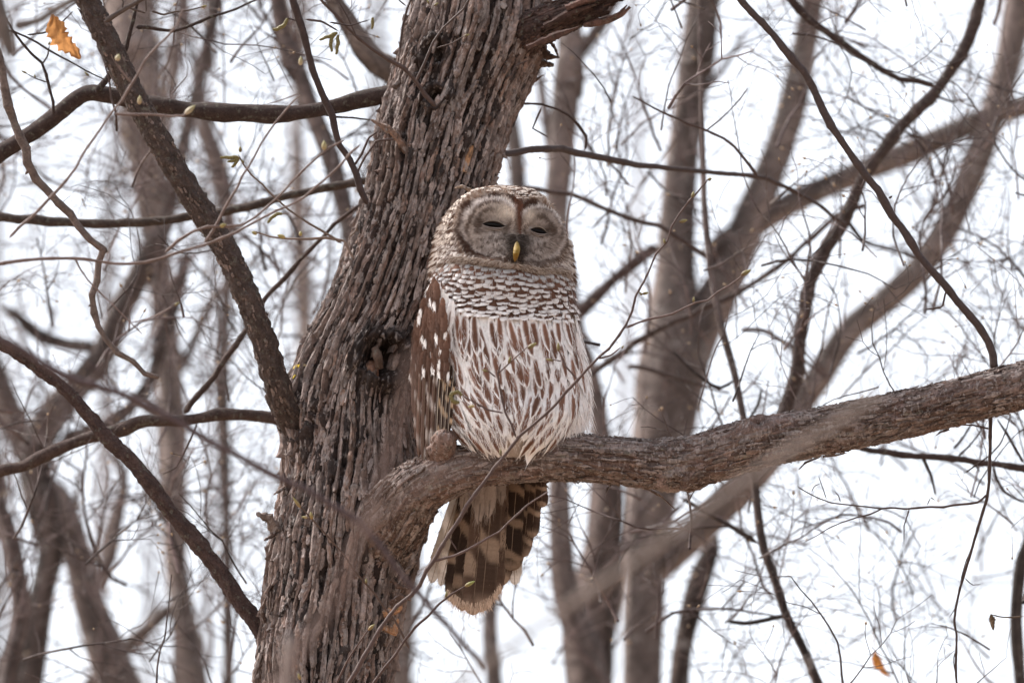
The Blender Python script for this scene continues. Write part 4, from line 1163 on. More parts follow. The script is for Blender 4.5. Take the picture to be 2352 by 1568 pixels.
# --- far wing and back: spotted brown coverts round the far side of the body
for row, y in enumerate(np.arange(930, 640, -30.0)):
    for phi in np.arange(-.42 - (row % 2) * .09, -2.4, -.18):
        C, N = path(phi + orng.uniform(-.03, .03), y + orng.uniform(-6, 6), orng.normal() * .06, orng.uniform(62, 84), .002, .006, 8)
        s = Soup(); blade(s, C, N, orng.uniform(13, 17), round_tip(.7, .4), covert_col(orng.choice([-.6, .6]), orng.uniform(.72, .86), orng.uniform(.24, .36) if orng.random() < .4 else .01), nu=12, nv=5, camber=.2, jag=.05, fringe=8, flen=.15)
        part('wing_covert', s, M['feather'], owl)
for y in np.arange(960, 730, -42.0):
    for phi in (.10, -.08, -.26):
        C, N = path(phi, y + orng.uniform(-8, 8), .05 + orng.normal() * .05, orng.uniform(80, 105), .002, .006, 8)
        s = Soup(); blade(s, C, N, orng.uniform(15, 19), soft_tip, streak_col(orng.uniform(.2, .4), .2, .95, 1.6), nu=16, nv=7, camber=.3, jag=.05, fringe=20, flen=.25, fw=.00014)
        part('flank_feather', s, M['feather'], owl)
# ------------------------------------------------------------------ limbs and twigs near the plane of focus
trng = np.random.default_rng(5)
TW = (.062, .042, .038)
def twig_mesh(soup, pts, r0, r1, dd, col=TW, nth=8, wob=1.2, node=18, seed=None, dd1=None, step=.004):
    """a tapering twig with slight kinks and swollen nodes"""
    p = np.array(pts, float); n = len(p)
    d = np.concatenate([[0], np.cumsum(np.hypot(*np.diff(p, axis=0).T))])
    m = max(3, int(d[-1] / node)); u = np.linspace(0, d[-1], m)
    base = Tube([(x, y, 0, 1) for x, y in p], 300) if n > 1 else None
    x = np.interp(u, d, p[:, 0]); y = np.interp(u, d, p[:, 1])
    # smooth through the traced points, then kink
    if n > 2:
        tt = np.interp(u, d, np.arange(n)); i = np.minimum(tt.astype(int), n - 2); f = (tt - i)[:, None]
        A = np.concatenate([2 * p[:1] - p[1:2], p, 2 * p[-1:] - p[-2:-1]])
        p0, p1, p2, p3 = A[i], A[i + 1], A[i + 2], A[i + 3]
        X = .5 * (2 * p1 + (p2 - p0) * f + (2 * p0 - 5 * p1 + 4 * p2 - p3) * f * f + (3 * p1 - p0 - 3 * p2 + p3) * f ** 3)
        x, y = X[:, 0], X[:, 1]
    k = 1.15 * wob * min(1, max(r0, 2) / 3)
    x = x + trng.normal(size=m) * k; y = y + trng.normal(size=m) * k
    r = np.linspace(r0, r1, m) * (1 + .14 * trng.uniform(-1, 1, m))
    if r0 > 25: r[-1] *= .35; r[-2] *= .85
    dz = np.linspace(dd, dd if dd1 is None else dd1, m) + trng.normal(size=m) * k * PXM * .8
    if r0 < 13:                         # straight internodes, tight bends at the nodes
        Q = np.stack([x, y, dz, r], 1)
        Q = np.concatenate([np.stack([Q[:-1] * (1 - f_) + Q[1:] * f_ for f_ in (0, .16, .84)], 1).reshape(-1, 4), Q[-1:]])
        sw_ = np.ones(len(Q)); sw_[::3] = 1.10
        x, y, dz, r = Q[:, 0], Q[:, 1], Q[:, 2], Q[:, 3] * sw_
    t = Tube([(a, b, c_, e) for a, b, c_, e in zip(x, y, dz, r)], 5 * len(x))
    sd = int(trng.integers(1000))
    rr = r0 * PXM
    v, q, c = t.grid(np.linspace(0, t.L, max(6, int(t.L / step))), nth, lambda A, TH: rr * .10 * fbm(np.cos(TH) * 1.5, np.sin(TH) * 1.5, A / max(rr, .001) * .5, sd, 2))
    soup.add(v, q, c=np.array(col) * trng.uniform(.85, 1.2))
    return t

def bud(soup, x, y, ang, L, w_, dd, col=(0.097, 0.058, 0.031), tip=(.22, .20, .07)):
    """pointed leaf bud: ang from picture right, anticlockwise"""
    n = 9; u = np.linspace(0, 1, n)
    prof = np.sin(np.clip(u * .96 + .04, 0, 1) ** .75 * math.pi) ** .8
    T = math.cos(ang) * RGT + math.sin(ang) * UPV; B = norm(np.cross(T, FWD))
    C = V(x, y, dd) + (u * L * PXM)[:, None] * T
    an = np.linspace(0, 2 * math.pi, 8, endpoint=False)
    P = C[:, None] + (prof * w_ * PXM)[:, None, None] * (np.cos(an)[None, :, None] * B + np.sin(an)[None, :, None] * FWD)
    idx = np.arange(n * 8).reshape(n, 8); nx = np.roll(idx, -1, 1)
    cc = np.array(col) * (1 - u)[:, None] + np.array(tip) * u[:, None]
    soup.add(P.reshape(-1, 3), np.stack([idx[:-1], nx[:-1], nx[1:], idx[1:]], -1), c=np.repeat(cc, 8, 0))

def catkin(soup, pts, r, dd, col=(.15, .125, .045)):
    t = Tube([(x, y, dd, r * k) for (x, y), k in zip(pts, np.interp(np.linspace(0, 1, len(pts)), [0, .2, .8, 1], [.7, 1, 1, .6]))])
    rr = r * PXM
    v, q, c = t.grid(np.linspace(0, t.L, max(24, int(t.L / .0006))), 16, lambda A, TH: rr * .30 * np.sin(A / .0008 + 3 * np.sin(TH * 2)) * np.sin(TH * 5 + A / .0016) - rr * .15)
    soup.add(v, q, c=np.array(col))

def shoot(name, label, cat, main, sides=(), buds=(), catkins=(), dd=0.0, r=(4, 2), col=TW, group=None, dd1=None, nth=8, parent=None, mat='twig', wob=1.2, step=.004):
    """one branch or twig: its main stem, its side twigs, buds and catkins as parts"""
    if parent is None:
        o = thing(name, label, cat, V(main[0][0], main[0][1], dd), group)
    else: o = parent
    s = Soup(); t = twig_mesh(s, main, r[0], r[1], dd, col, nth, wob, dd1=dd1, step=step, node=max(34, r[0] * 3.2)); st = part('stem' if parent is None else name, s, M[mat], o)
    tgt = o if parent is None else st
    for sd in sides:
        pts, a, b = sd[:3]
        s = Soup(); twig_mesh(s, pts, a, b, sd[3] if len(sd) > 3 else dd, col, 7, wob, node=26, step=step); part('side_twig', s, M[mat], tgt)
    for bd in buds:
        s = Soup(); bud(s, *bd[:5], dd - .001, *bd[5:]); part('bud', s, M['bud'], tgt)
    for ck in catkins:
        s = Soup(); catkin(s, ck[0], ck[1], dd - .002); part('catkin', s, M['bud'], tgt)
    return o

PI = math.pi
# twigs growing from the shaggy tree itself
shoot('twig', None, None, [(1003, 247), (985, 225), (954, 184), (919, 153), (869, 125), (819, 84), (772, 37), (735, 0), (690, -50)], parent=tree, r=(5.2, 2.8), dd=.085, dd1=.02,
      sides=[([(954, 184), (972, 155), (985, 118), (1010, 75), (1040, 45), (1063, 19), (1080, -8)], 3.6, 2.2, .04), ([(1003, 112), (1040, 100), (1068, 82)], 1.8, 1.2, .015), ([(1010, 75), (1000, 40), (985, 10)], 1.6, 1.2, .015),
             ([(819, 84), (800, 45), (775, 0)], 2.2, 1.5, .02)], buds=[(1066, 83, .3, 14, 2.4), (985, 10, 1.9, 12, 2.5), (996, 14, .6, 14, 2.6)])
shoot('twig', None, None, [(925, 150), (920, 137), (922, 78), (935, 16), (952, -20)], parent=tree, r=(3.4, 2.2), dd=.15, sides=[([(935, 16), (915, 0), (900, -15)], 2, 1.5, .09)])
shoot('twig', None, None, [(2285, 850), (2280, 812), (2262, 772), (2200, 690), (2130, 610), (2060, 510), (2010, 430), (1960, 360), (1910, 290), (1870, 210), (1832, 150), (1760, 62), (1695, -10), (1600, -150)], parent=tree, r=(10, 8), dd=-.05, dd1=.05, nth=12,
      sides=[([(2175, 665), (2170, 690), (2160, 708), (2140, 706), (2124, 712)], 3, 1.5, -.04), ([(1845, 32), (1850, 34), (1852, 30)], 3, 2, .03), ([(1833, 152), (1842, 156), (1846, 154)], 4, 2, .03), ([(2040, 453), (2048, 452)], 3, 2, -.02)])
shoot('twig', None, None, [(2275, 930), (2276, 990), (2273, 1080), (2268, 1140), (2240, 1230), (2215, 1320), (2192, 1412), (2200, 1480), (2197, 1568), (2195, 1640)], parent=tree, r=(4.5, 2.2), dd=-.02,
      sides=[([(2268, 1132), (2245, 1155), (2200, 1158), (2120, 1166), (2050, 1166), (1980, 1162), (1910, 1152), (1860, 1133), (1832, 1116)], 3, 1.4, -.02), ([(2030, 1166), (1990, 1182), (1950, 1195), (1900, 1215), (1845, 1246)], 2, 1, -.02),
             ([(2090, 1166), (2075, 1200), (2080, 1225), (2076, 1252)], 1.8, .9, -.02), ([(1862, 1132), (1872, 1112), (1885, 1108)], 1.4, .9, -.02), ([(1900, 1148), (1892, 1118), (1878, 1090)], 1.5, .9, -.02), ([(1932, 1155), (1925, 1138), (1918, 1128)], 1.6, 1, -.02),
             ([(2215, 1325), (2235, 1345), (2255, 1340)], 1.6, 1, -.02), ([(2130, 1160), (2140, 1140), (2150, 1150)], 1.5, 1, -.02), ([(2230, 1262), (2222, 1272), (2190, 1412), (2180, 1418)], 1.2, 1, -.02), ([(2196, 1490), (2188, 1505), (2192, 1540)], 1.5, .9, -.02), ([(2276, 985), (2240, 975), (2200, 972), (2150, 985)], 2.6, 1.2, -.03)])
shoot('twig', None, None, [(1150, 355), (1180, 352), (1250, 341), (1300, 344), (1400, 366), (1520, 386), (1640, 396), (1740, 406), (1800, 425), (1870, 465), (1920, 502), (1946, 516)], parent=tree, r=(8.5, 4), dd=.22, dd1=.75, nth=10,
      sides=[([(1342, 348), (1348, 320), (1330, 290), (1300, 262), (1250, 240), (1180, 238)], 3.5, 2.5, .25), ([(1240, 245), (1225, 300), (1260, 318)], 2.5, 1.5, .25), ([(1740, 405), (1680, 330), (1620, 300), (1540, 268), (1450, 220)], 4, 2, .35), ([(1620, 302), (1680, 250), (1720, 200)], 2.2, 1.5, .35)])
shoot('twig', None, None, [(905, 320), (880, 310), (845, 350), (832, 380), (818, 400)], parent=tree, r=(3, 2.4), dd=.08)
shoot('twig', None, None, [(1172, 185), (1185, 150), (1215, 140)], parent=tree, r=(2.6, 1.5), dd=.1)

# separate branches beside the tree
shoot('bare_branch', 'thick dark branch arching across the upper left behind the slanting limb', 'branch', [(950, 205), (900, 214), (800, 236), (720, 254), (640, 260), (560, 259), (430, 251), (330, 238), (255, 222), (215, 205), (150, 250), (70, 308), (0, 350), (-60, 395), (-300, 520), (-620, 610)], dd=.16, dd1=.2, r=(19, 23), nth=20, mat='limb', col=(0.043, 0.029, 0.026), step=.003,
      sides=[([(222, 212), (236, 195), (258, 165), (280, 130), (296, 85), (305, 50), (320, -10)], 9, 4, .15), ([(308, 62), (330, 60), (400, 72), (470, 45), (540, 20), (600, -5)], 5, 2.5, .15), ([(122, 265), (122, 235), (108, 190), (98, 150), (60, 110), (20, 60), (0, 20)], 4, 2.5, .12), ([(98, 150), (110, 125), (112, 105)], 2.5, 1.5, .12), ([(0, 68), (55, 80), (110, 115), (180, 150), (250, 188)], 3, 1.6, .1), ([(60, 82), (120, 68), (170, 25)], 2.4, 1.4, .1),
             ([(110, 190), (85, 182), (60, 168)], 1.8, 1.2, .1), ([(735, 262), (745, 268), (790, 270), (850, 275)], 3, 2, .16)],
      buds=[(62, 169, 2.7, 16, 2.6), (80, 180, 1.6, 10, 2.2), (205, 175, 2.4, 16, 3), (112, 104, 1.2, 10, 3)])
shoot('bare_branch', 'slender dark branch running level behind the slanting limb below the arch', 'branch', [(880, 408), (800, 422), (700, 440), (600, 466), (500, 490), (430, 500), (300, 511), (200, 513), (100, 506), (0, 498), (-80, 492), (-380, 470), (-700, 485)], dd=.45, r=(9, 12), nth=14, mat='limb', col=(0.065, 0.048, 0.041))
shoot('hanging_branch', 'grey hanging branch with a crooked kink and a snapped lower end', 'branch', [(-25, 60), (0, 150), (14, 220), (35, 280), (55, 340), (70, 385), (110, 440), (160, 492), (212, 552), (238, 578), (224, 610), (221, 650), (212, 700), (235, 762), (280, 818), (335, 856), (366, 868)], dd=-.12, r=(11, 6), nth=14, mat='limb', col=(0.114, 0.087, 0.078), wob=2.2, step=.002,
      sides=[([(70, 385), (60, 405), (56, 402)], 5, 2), ([(236, 575), (246, 580), (245, 570)], 5, 2), ([(212, 702), (203, 704)], 3, 1.5), ([(222, 640), (231, 642)], 3, 1.5)])
shoot('bare_branch', 'dark branch sweeping in at the lower left behind the low slanting limb', 'branch', [(690, 985), (640, 962), (550, 952), (480, 955), (425, 965), (340, 968), (250, 992), (170, 1015), (70, 1060), (0, 1082), (-80, 1100), (-380, 1150), (-720, 1240)], dd=.30, r=(14, 15), nth=16, mat='limb', col=(0.062, 0.042, 0.037),
      sides=[([(425, 950), (440, 925), (480, 880), (520, 820), (560, 765), (600, 700), (650, 640), (700, 585), (750, 535), (800, 490), (830, 470)], 7, 4.5, .30), ([(455, 968), (440, 1000), (425, 1040), (395, 1080), (370, 1090)], 2.5, 1.5, .3)])
shoot('bare_twig', 'dark bent twig crossing from the top edge down to the trunk', 'twig', [(665, -20), (675, 10), (690, 55), (705, 100), (722, 170), (742, 225), (760, 262), (780, 325), (810, 382), (835, 440), (842, 470)], dd=.0, r=(8.5, 7), nth=10, col=(0.048, 0.031, 0.029), wob=1.8,
      sides=[([(812, 385), (830, 350), (845, 320), (875, 300)], 3.5, 2.5), ([(700, 48), (720, 52), (750, 52), (775, 72)], 3, 1.8), ([(690, 52), (670, 45), (655, 40)], 2, 1.2), ([(752, 52), (775, 62), (800, 60), (850, 45)], 2.2, 1.4), ([(694, 78), (686, 72), (684, 60)], 2, 1.2)],
      catkins=[([(660, 42), (655, 55), (640, 66), (626, 68)], 5), ([(775, 75), (760, 82), (733, 92)], 5), ([(770, 78), (760, 95), (762, 120)], 5), ([(776, 80), (776, 100), (772, 126)], 5), ([(855, 40), (856, 52), (854, 68)], 4)])
shoot('budding_twig', 'thin brown budding twig rising diagonally in front of the owl and perch limb', 'twig', [(788, 1600), (800, 1568), (870, 1450), (915, 1390), (960, 1350), (985, 1300), (1010, 1262), (1080, 1150), (1150, 1060), (1190, 1004), (1262, 940), (1330, 868), (1395, 800), (1437, 745), (1458, 690), (1482, 640), (1500, 600), (1528, 555), (1548, 512), (1578, 470), (1612, 425), (1628, 412)], dd=-.30, r=(5.6, 1.8), nth=10, col=(0.091, 0.060, 0.055), wob=1.4, step=.003,
      sides=[([(1437, 752), (1480, 738), (1530, 724), (1590, 700), (1640, 678), (1690, 645), (1718, 622)], 3, 1.6), ([(1372, 822), (1400, 815), (1425, 797)], 2.4, 1.6), ([(1185, 1005), (1176, 970), (1158, 940), (1150, 880), (1140, 850), (1150, 832)], 2.8, 2), ([(1140, 862), (1165, 836), (1195, 812), (1222, 792)], 2.2, 1.6), ([(1140, 865), (1125, 852), (1115, 850)], 1.8, 1.3), ([(1158, 948), (1115, 938), (1080, 920), (1062, 908)], 2.2, 1.5), ([(1108, 934), (1092, 930)], 1.4, 1.2),
             ([(1325, 872), (1308, 850), (1288, 826), (1280, 800)], 2.4, 1.5), ([(1290, 830), (1270, 826)], 1.6, 1.2), ([(990, 1290), (1040, 1275), (1090, 1255), (1150, 1218), (1200, 1172), (1260, 1130)], 3.2, 1.8), ([(1050, 1262), (1035, 1240), (1028, 1222)], 1.8, 1.2), ([(1085, 1150), (1075, 1130)], 1.6, 1.2), ([(1145, 1070), (1152, 1040)], 1.5, 1.2)],
      buds=[(1590, 455, 1.35, 16, 4), (1527, 560, 1.75, 12, 3), (1560, 510, .25, 20, 4), (1475, 675, .2, 16, 3.6), (1475, 678, 2.4, 10, 3), (1593, 695, 1.5, 14, 3), (1702, 632, .5, 26, 5), (1428, 800, 1.0, 8, 2.4), (1168, 835, 1.3, 18, 3.4), (1212, 800, .55, 24, 5), (1122, 853, 2.9, 16, 3), (1090, 932, 3.3, 16, 3.4, (.40, .30, .16)), (1283, 808, 1.6, 22, 4), (1272, 828, 2.95, 18, 3), (1150, 1046, 1.6, 16, 3.4), (1626, 414, .5, 10, 4)],
      catkins=[([(1062, 908), (1050, 900), (1038, 905), (1038, 918), (1050, 924), (1056, 923)], 5)])
shoot('budding_twig', 'fine dark twig with pointed buds rising below the tail of the owl', 'twig', [(838, 1600), (860, 1560), (900, 1512), (940, 1452), (975, 1420), (1015, 1380), (1030, 1368), (1060, 1350), (1075, 1342)], dd=-.24, r=(4.2, 2), col=(0.068, 0.042, 0.037), sides=[([(910, 1495), (925, 1480), (915, 1460)], 1.6, 1)], buds=[(1068, 1346, .5, 26, 4.5, (.2, .13, .06), (.25, .3, .08)), (1024, 1372, 1.4, 16, 3), (905, 1398, .2, 12, 3)])
shoot('budding_twig', 'hair-thin budded twig hanging over the lower trunk', 'twig', [(940, 1490), (915, 1440), (885, 1395), (855, 1352), (815, 1312), (780, 1265), (748, 1225), (715, 1190), (680, 1150), (668, 1132)], dd=-.20, r=(2.6, 1.8), col=(0.085, 0.053, 0.041), sides=[([(720, 1192), (700, 1188)], 1.3, 1)], buds=[(690, 1165, 2.2, 30, 4, (.24, .15, .07)), (716, 1192, 1.7, 18, 4, (.28, .17, .06)), (706, 1188, 3.0, 14, 3, (.35, .26, .14)), (842, 1340, 1.7, 12, 3)])
shoot('budding_twig', 'short budded sprig over the bottom of the trunk', 'twig', [(760, 1600), (775, 1568), (800, 1515), (832, 1465), (850, 1442)], dd=-.20, r=(2.4, 1.6), col=(0.085, 0.048, 0.039), buds=[(846, 1446, .75, 20, 4, (.24, .14, .06)), (690, 1560, 1.9, 16, 4, (.26, .16, .06))])
shoot('budding_twig', 'twig with green catkins and fat buds left of the trunk', 'twig', [(812, 592), (795, 560), (780, 545), (745, 550), (720, 552), (690, 545), (650, 548), (600, 540), (580, 532)], dd=-.05, r=(3.6, 2), col=(0.137, 0.100, 0.083), sides=[([(785, 560), (740, 530), (690, 498), (640, 460), (600, 420), (570, 392), (555, 370), (548, 355)], 3, 1.8), ([(660, 488), (640, 492), (630, 490)], 1.6, 1.2), ([(800, 545), (818, 530), (822, 512)], 2.2, 1.4)],
      buds=[(655, 546, 2.8, 20, 5, (.36, .27, .10)), (690, 542, 1.5, 12, 4, (.36, .27, .10)), (590, 538, 2.7, 14, 4, (.3, .22, .1)), (560, 375, 2.2, 10, 3), (552, 350, 1.6, 14, 4)], catkins=[([(548, 360), (528, 362), (505, 361)], 4.6), ([(550, 362), (538, 368), (522, 372)], 4), ([(548, 364), (542, 374), (532, 385)], 4.6), ([(648, 490), (630, 495), (614, 512)], 4.8)])
shoot('bare_twig', 'twig with fine crooked tip sprouting from the top of the slanting limb', 'twig', [(240, 52), (270, 30), (300, 14), (340, -8)], dd=-.01, r=(7, 5), col=(0.062, 0.045, 0.039), nth=10, sides=[([(295, 20), (320, 30), (340, 28), (345, 5), (335, -5)], 2.5, 2), ([(345, 25), (365, 36), (390, 28), (420, 25), (445, 22), (470, 14)], 2.4, 1.6), ([(280, 22), (282, 5), (278, -8)], 2, 1.5)], buds=[(462, 17, .3, 14, 3)])

# blurred sticks between the lens and the tree
shoot('foreground_stick', 'pale tan out-of-focus stick crossing in front of the perch limb at right', 'stick', [(2030, 902), (1960, 945), (1800, 1044), (1700, 1112), (1600, 1186), (1500, 1258), (1400, 1328), (1300, 1395), (1180, 1480), (1000, 1610)], dd=-3.8, r=(11, 8), nth=16, col=(.25, .205, .185), mat='limb')
shoot('foreground_stick', 'brown out-of-focus stem rising in front of the lower trunk', 'stick', [(590, 1640), (640, 1560), (700, 1470), (765, 1385), (810, 1270), (832, 1225), (870, 1120), (900, 1020), (930, 900), (945, 800)], dd=-4.0, r=(10, 7), nth=12, col=(0.114, 0.074, 0.063), sides=[([(832, 1225), (880, 1180), (980, 1110), (1060, 1078), (1160, 1050)], 7, 4, -3.9)])
shoot('foreground_stick', 'dark purple-brown out-of-focus twig sloping across the lower trunk', 'stick', [(-40, 760), (60, 812), (150, 862), (280, 905), (400, 965), (480, 1012), (560, 1055), (650, 1100), (740, 1145), (850, 1225), (905, 1300), (990, 1395), (1120, 1540)], dd=-1.7, r=(9, 6.5), nth=10, col=(0.062, 0.042, 0.044), sides=[([(280, 905), (200, 830), (130, 790)], 4, 2, -1.7)])
shoot('foreground_stub', 'blurred upright grey stub at the foot of the trunk', 'stick', [(660, 1600), (660, 1540), (662, 1490), (664, 1456)], dd=-2.6, r=(18, 12), nth=12, col=(0.273, 0.232, 0.219), mat='limb', wob=.3)
shoot('foreground_branch', 'blurred rounded grey branch end poking in at the top left corner', 'branch', [(-90, -120), (-30, -20), (0, 40), (14, 80), (24, 112), (28, 130)], dd=-1.6, r=(44, 27), nth=20, col=(0.148, 0.126, 0.120), mat='limb', wob=.2, sides=[([(30, 60), (90, 48), (130, 20), (180, -5)], 12, 9, -1.6)])
for i, (lab, pts, r, dd, sides, buds) in enumerate([
    ('long out-of-focus twig sagging level across the left half', [(-20, 608), (60, 598), (150, 590), (260, 604), (330, 602), (420, 578), (500, 552), (600, 500), (700, 450), (780, 380), (830, 330)], (4, 2.4), -.55, [([(170, 592), (200, 640), (250, 690), (300, 740), (330, 770)], 2.4, 1.4, -.55), ([(300, 740), (350, 730), (400, 700)], 2, 1.2, -.55)], [(400, 702, .6, 14, 3)]),
    ('thin out-of-focus twig climbing steeply across the slanting limb', [(20, 545), (80, 490), (150, 415), (200, 340), (255, 262), (300, 200), (340, 130), (390, 80), (420, 20)], (4, 2.4), -.6, [([(262, 262), (350, 262), (420, 268), (440, 245)], 3.5, 2.5, -.6), ([(300, 190), (270, 150), (262, 135)], 3, 2, -.6), ([(160, 400), (185, 375)], 2, 1.2, -.6)], [(425, 262, .7, 30, 6, (.45, .38, .30)), (268, 140, 1.2, 16, 6, (.42, .34, .24)), (320, 240, 1.5, 20, 5, (.4, .3, .2))]),
    ('pale out-of-focus twig rising from the left limb toward the trunk', [(380, 580), (440, 530), (500, 520), (560, 515), (640, 450), (690, 400), (740, 350), (790, 320)], (3.6, 2), -.5, [([(470, 560), (520, 470), (560, 400), (600, 330), (650, 260), (690, 215)], 3.4, 2, -.5), ([(690, 215), (640, 232), (600, 242)], 1.8, 1.2, -.5)], [(505, 520, .3, 16, 5, (.34, .25, .10)), (745, 345, 1.6, 22, 6, (.36, .28, .16)), (690, 150, 1.5, 20, 5, (.4, .32, .22))]),
    ]):
    shoot('blurred_twig', lab, 'twig', pts, dd=dd, r=r, col=(0.154, 0.110, 0.099), sides=sides, buds=buds)

# dry leaves
def leaf(name, label, pts, hw, dd, col, curl=.4, stem=None, seed=1):
    r_ = np.random.default_rng(seed)
    p = np.array(pts, float); d = np.concatenate([[0], np.cumsum(np.hypot(*np.diff(p, axis=0).T))]); n = 26; m = 11
    u = np.linspace(0, 1, n); x = np.interp(u * d[-1], d, p[:, 0]); y = np.interp(u * d[-1], d, p[:, 1])
    kk = np.hanning(7); kk /= kk.sum(); x = np.convolve(np.pad(x, 3, mode='edge'), kk, 'valid'); y = np.convolve(np.pad(y, 3, mode='edge'), kk, 'valid')
    T = norm(np.stack([np.gradient(x), np.gradient(y)], 1))
    prof = np.interp(u, [0, .06, .22, .42, .62, .82, .95, 1], [.10, .22, .80, 1.0, .72, .46, .22, .02])
    rag = lambda: prof * hw * (1 + .30 * np.where(np.arange(n) % 3 == 0, 1, -.4) * r_.random(n) + .12 * r_.normal(size=n))
    wl_l, wr_l = rag() * .75, rag() * 1.15
    P = np.zeros((n, m, 3)); K = np.zeros((n, m, 3))
    for j, f in enumerate(np.linspace(-1, 1, m)):
        fold = curl * hw * PXM * (f * f * 1.3 + .6 * np.sin(u * 11 + 4 * f) * abs(f) + .25 * np.sin(u * 23 - 6 * f)) + .4 * hw * PXM * np.sin(u * 5)
        w_ = wl_l if f < 0 else wr_l
        P[:, j] = V(x - T[:, 1] * w_ * f, y + T[:, 0] * w_ * f, dd - fold)
        vein = np.minimum(abs(f) * 6, np.abs(np.mod(u * 7 - abs(f) * 1.6, 1) - .5) * 6).clip(0, 1)
        K[:, j] = np.array(col) * (.78 + .22 * vein + .15 * vnoise(u * 7, f * 4, 0, seed))[:, None]
    idx = np.arange(n * m).reshape(n, m)
    o = thing(name, label, 'leaf', V(x[0], y[0], dd))
    s = Soup(); s.add(P.reshape(-1, 3), np.stack([idx[:-1, :-1], idx[1:, :-1], idx[1:, 1:], idx[:-1, 1:]], -1), c=np.clip(K, .01, .8))
    b_ = part('blade', s, M['leaf'], o)
    if stem:
        s = Soup(); twig_mesh(s, stem, 2.0, 1.4, dd, np.array(col) * .6, 6, .3); part('stalk', s, M['twig'], o)
leaf('dry_leaf', 'curled orange-brown dry leaf hanging at the top left', [(118, 30), (130, 58), (142, 88), (162, 108), (176, 122), (186, 138)], 26, .0, (.44, .215, .08), .5, [(110, 22), (118, 20), (120, 32)], 3)
leaf('dry_leaf', 'blurred bright orange dry leaf low at the right', [(2008, 1492), (2014, 1512), (2022, 1530), (2038, 1548), (2046, 1552)], 13, 1.0, (.46, .2, .06), .7, [(2006, 1440), (2008, 1465), (2008, 1492)], 5)
leaf('dry_leaf', 'small shrivelled dark leaf at the right edge near the bottom', [(2276, 1408), (2280, 1420), (2281, 1436), (2282, 1448)], 8, .05, (.13, .09, .06), .8, [(2352, 1414), (2310, 1418), (2285, 1412), (2276, 1410)], 8)
# ------------------------------------------------------------------ trees of the wood behind
brng = np.random.default_rng(77)
FARC = (.20, .155, .14)
def ground_foot(P):
    q = P.copy(); q[2] = -.15; return q
def bg_tube(ctrl, dd, to_ground=False, up=0.0, vertical=True):
    c = np.array(ctrl, float)
    d = dd + (LEAN * (784 - c[:, 1]) * PXM * (DIST + dd) / DIST if vertical else 0)
    P = V(c[:, 0], c[:, 1], d); R = c[:, 2] * PXM * (DIST + d) / DIST
    if to_ground:                        # carry the trunk on down to the forest floor
        lo = np.argmax(c[:, 1]); assert lo in (0, len(c) - 1)
        nb0 = 1 if lo == 0 else len(c) - 2
        st0 = np.linalg.norm(P[lo] - P[nb0]); dirn = norm(P[lo] - P[nb0])
        ex, er, cur, st, rr = [], [], P[lo].copy(), st0, R[lo]
        while cur[2] > -.15:
            dirn = norm(dirn * .55 + np.array([0, 0, -.45])); st = min(st * 1.35, .9); cur = cur + dirn * st; rr *= 1.03
            ex.append(cur.copy()); er.append(rr)
        ex, er = np.array(ex), np.array(er)
        if lo == 0: P, R = np.concatenate([ex[::-1], P]), np.concatenate([er[::-1], R])
        else: P, R = np.concatenate([P, ex]), np.concatenate([R, er])
    if up:
        hi = 0 if c[0, 1] < c[-1, 1] else len(P) - 1; nb_ = 1 if hi == 0 else len(P) - 2
        dirn = norm(P[hi] - P[nb_]) * .7 + np.array([0, 0, .3])
        ex = P[hi] + dirn * up
        if hi == 0: P, R = np.concatenate([[ex], P]), np.concatenate([[R[hi] * .55], R])
        else: P, R = np.concatenate([P, [ex]]), np.concatenate([R, [R[hi] * .55]])
    return Tube((P, R), 300)
def bg_mesh(t, col, nth, seed, amp=.08, step=.02):
    s = Soup()
    rm = t.X[:, 3].mean()
    def hf(A, TH): return rm * amp * (fbm(np.cos(TH) * 1.3, np.sin(TH) * 1.3, A / rm * .25, seed, 3) + .4 * fbm(np.cos(TH) * 5, np.sin(TH) * 5, A / rm * .9, seed + 3, 2))
    def cf(A, TH):
        k = fbm(np.cos(TH) * 1.2, np.sin(TH) * 1.2, A * 2.2, seed + 8, 3)
        return np.array(col) * (1 + .62 * np.clip(k * 1.3, -1, 1))[..., None] * np.array([1, .98 + .0, .97])
    v, q, c = t.grid(np.linspace(0, t.L, max(10, int(t.L / step))), nth, hf, cf); s.add(v, q, c=c)
    return s
